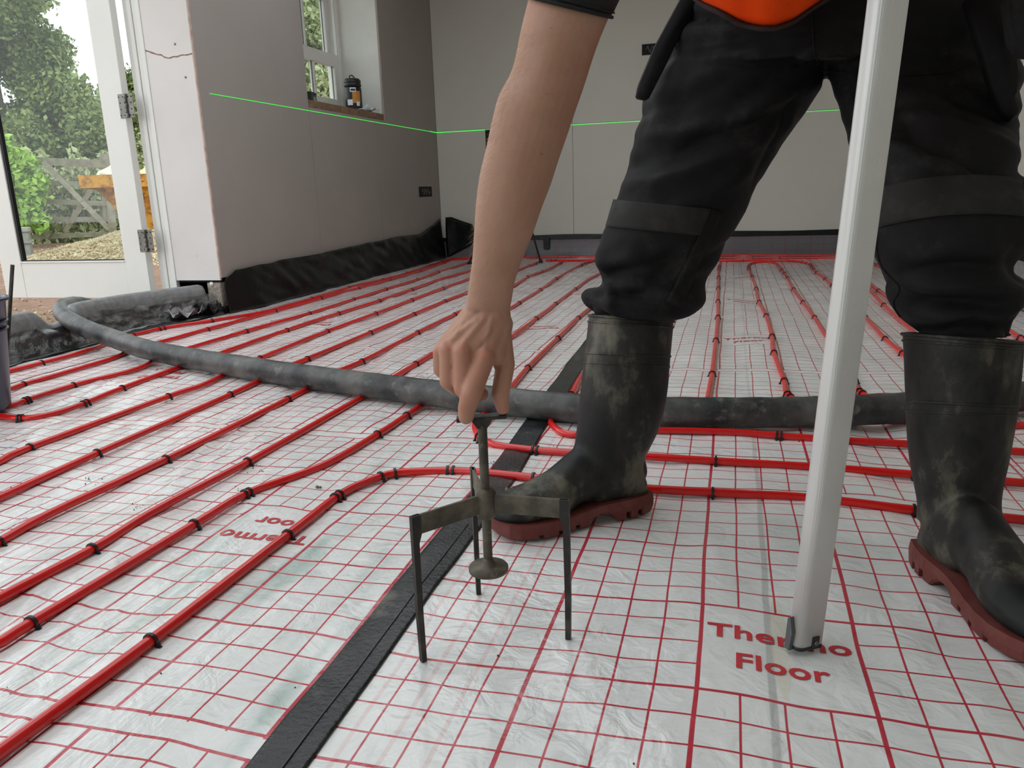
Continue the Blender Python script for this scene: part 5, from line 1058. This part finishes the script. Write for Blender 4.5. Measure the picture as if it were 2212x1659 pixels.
for sg in (-1, 1):
    ec = face_pt(sg*.032, .003)-ff*.0075
    e_ = MB().cap(ec, ec+ff*.001, .0118, .0118).build('eye', mat('eye_white', (.75, .73, .7), .2)); finish(e_); i_ = MB().cap(ec+ff*.0078, ec+ff*.0088, .0055, .0055).build('iris', M['hair']); finish(i_); i_.parent = e_
    b_ = MB().tube(catmull([face_pt(sg*.032+d_, .030+.003*(d_ == 0)) for d_ in (-.018, 0, .018)], 5), .0034, 8).build('eyebrow', M['hair']); finish(b_)
m_ = MB().tube(catmull([face_pt(d_, -.062) for d_ in (-.023, -.012, 0, .012, .023)], 6), .0036, 8).build('mouth', mat('lip', (.42, .16, .13), .5)); finish(m_)
# t-shirt
mb = MB()
sl = [((1146,-6),(1316,36),.945,1.0),((1150,-40),(1328,8),.945,1.02),((1172,-95),(1352,-40),.945,1.05),((1195,-170),(1380,-95),.945,1.05)]
def grow(r, f): r = np.array(r); c = r.mean(0); return c+(r-c)*f
mb.loft(subdiv_rings([grow(pring(*r), 1.07) for r in sl]), True)
mb.cap(armtop, RS, .058, .070)
for f in (-.085, 0, .085): mb.cap(waist+np.array([f, 0, .02]), chest+np.array([f*1.3, 0, 0]), .115, .118)
mb.cap(RS+(LS-RS)*.08, RS+(LS-RS)*.95, .074, .074).cap(LS, LE+(LS-LE)*.05, .068, .060).cap(chest, chest+np.array([-.01, -.04, .06]), .085, .075)
ts_ = mb.build('t_shirt', M['tshirt']); modded(ts_, [('REMESH', dict(mode='VOXEL', voxel_size=.005, use_smooth_shade=True)), ('SMOOTH', dict(factor=.5, iterations=4))]); finish(ts_)
for off, rr_ in ((0, .0022), (.35, .0012)):
    a, b = sl[0], sl[1]; f = off; rg_ = grow(pring((a[0][0]*(1-f)+b[0][0]*f, a[0][1]*(1-f)+b[0][1]*f), (a[1][0]*(1-f)+b[1][0]*f, a[1][1]*(1-f)+b[1][1]*f), .945, 1.0, n=40), 1.072); w_ = MB().tube(list(rg_)+[rg_[0], rg_[1]], rr_, 8).build('sleeve_hem', M['tshirt']); finish(w_); w_.parent = ts_
# dark over-sleeve / pouch at the right edge of the frame
slab('tool_pouch', [(2178,-20),(2240,-20),(2260,60),(2240,104),(2206,101),(2190,70)], .99, .04, M['tshirt'], tro)
# orange vest hanging forward
mb = MB()
vb = chest+np.array([-.05, -.055, -.02])
def vest(u, s):
    # u across 0..1, s 0 (hem) .. 1 (chest)
    hu = 1480+345*u; hv_ = float(np.interp(u, [0, .12, .32, .48, .56, .68, .86, 1], [-25, 8, 44, 60, 60, 42, 2, -30]))
    p0 = DP(hu, hv_, 1.085+.035*(2*u-1)**2); top_ = vb+np.array([(u-.5)*.38, -.075+.09*(2*u-1)**2, -.05]); return p0*(1-s)+top_*s+np.array([0, -.02, -.01])*math.sin(math.pi*s)+np.array([0, .006, 0])*math.sin(u*21+s*3)*(1-s)
ve = grid_mesh(vest, np.linspace(0, 1, 36), np.linspace(0, 1, 24)).build('vest', M['orange']); modded(ve, [('SOLIDIFY', dict(thickness=.004))]); finish(ve)
bi = MB().tube([vest(u, 0)+np.array([0, 0, -.002]) for u in np.linspace(0, 1, 50)], .006, 10, flat=.6).build('binding', M['binding']); finish(bi); bi.parent = ve

# ------------------------------------------------------------------ crumbs of mud on the film
hv, hf = [], []
for _ in range(260):
    x = random.uniform(-2.3, .9); y = random.uniform(.45, 3.4); stone((x, y, float(hfilm(x, y))+.001), random.choice((.0006, .0009, .0012, .002)))
for c in [(300, 1098), (560, 1010), (195, 1035), (1250, 1000), (1080, 1005), (520, 1060), (925, 815)]:
    for _ in range(14):
        p = FL(c[0]+random.gauss(0, 12), c[1]+random.gauss(0, 5)); stone((p[0], p[1], float(hfilm(p[0], p[1]))+.001), random.uniform(.0007, .0024))
o = MB().add(hv, hf).build('mud_crumbs', M['dirt']); tag(o, 'tiny dark crumbs of mud scattered over the film', 'mud', kind='stuff')
for i, (u, v) in enumerate(((1095, 1060), (685, 1052))):
    p = FL(u, v); hv, hf = [], []; stone((0, 0, .003), .008); stone((.006, .003, .002), .005)
    o = MB().add(hv, hf).build('mud_lump', M['mud']); o.location = (p[0], p[1], float(hfilm(p[0], p[1]))); tag(o, ['small brown lump of mud behind the tripod by the boot toe', 'small twisted brown scrap on the film left of the red bend'][i], 'mud')
print('clips', ncl)
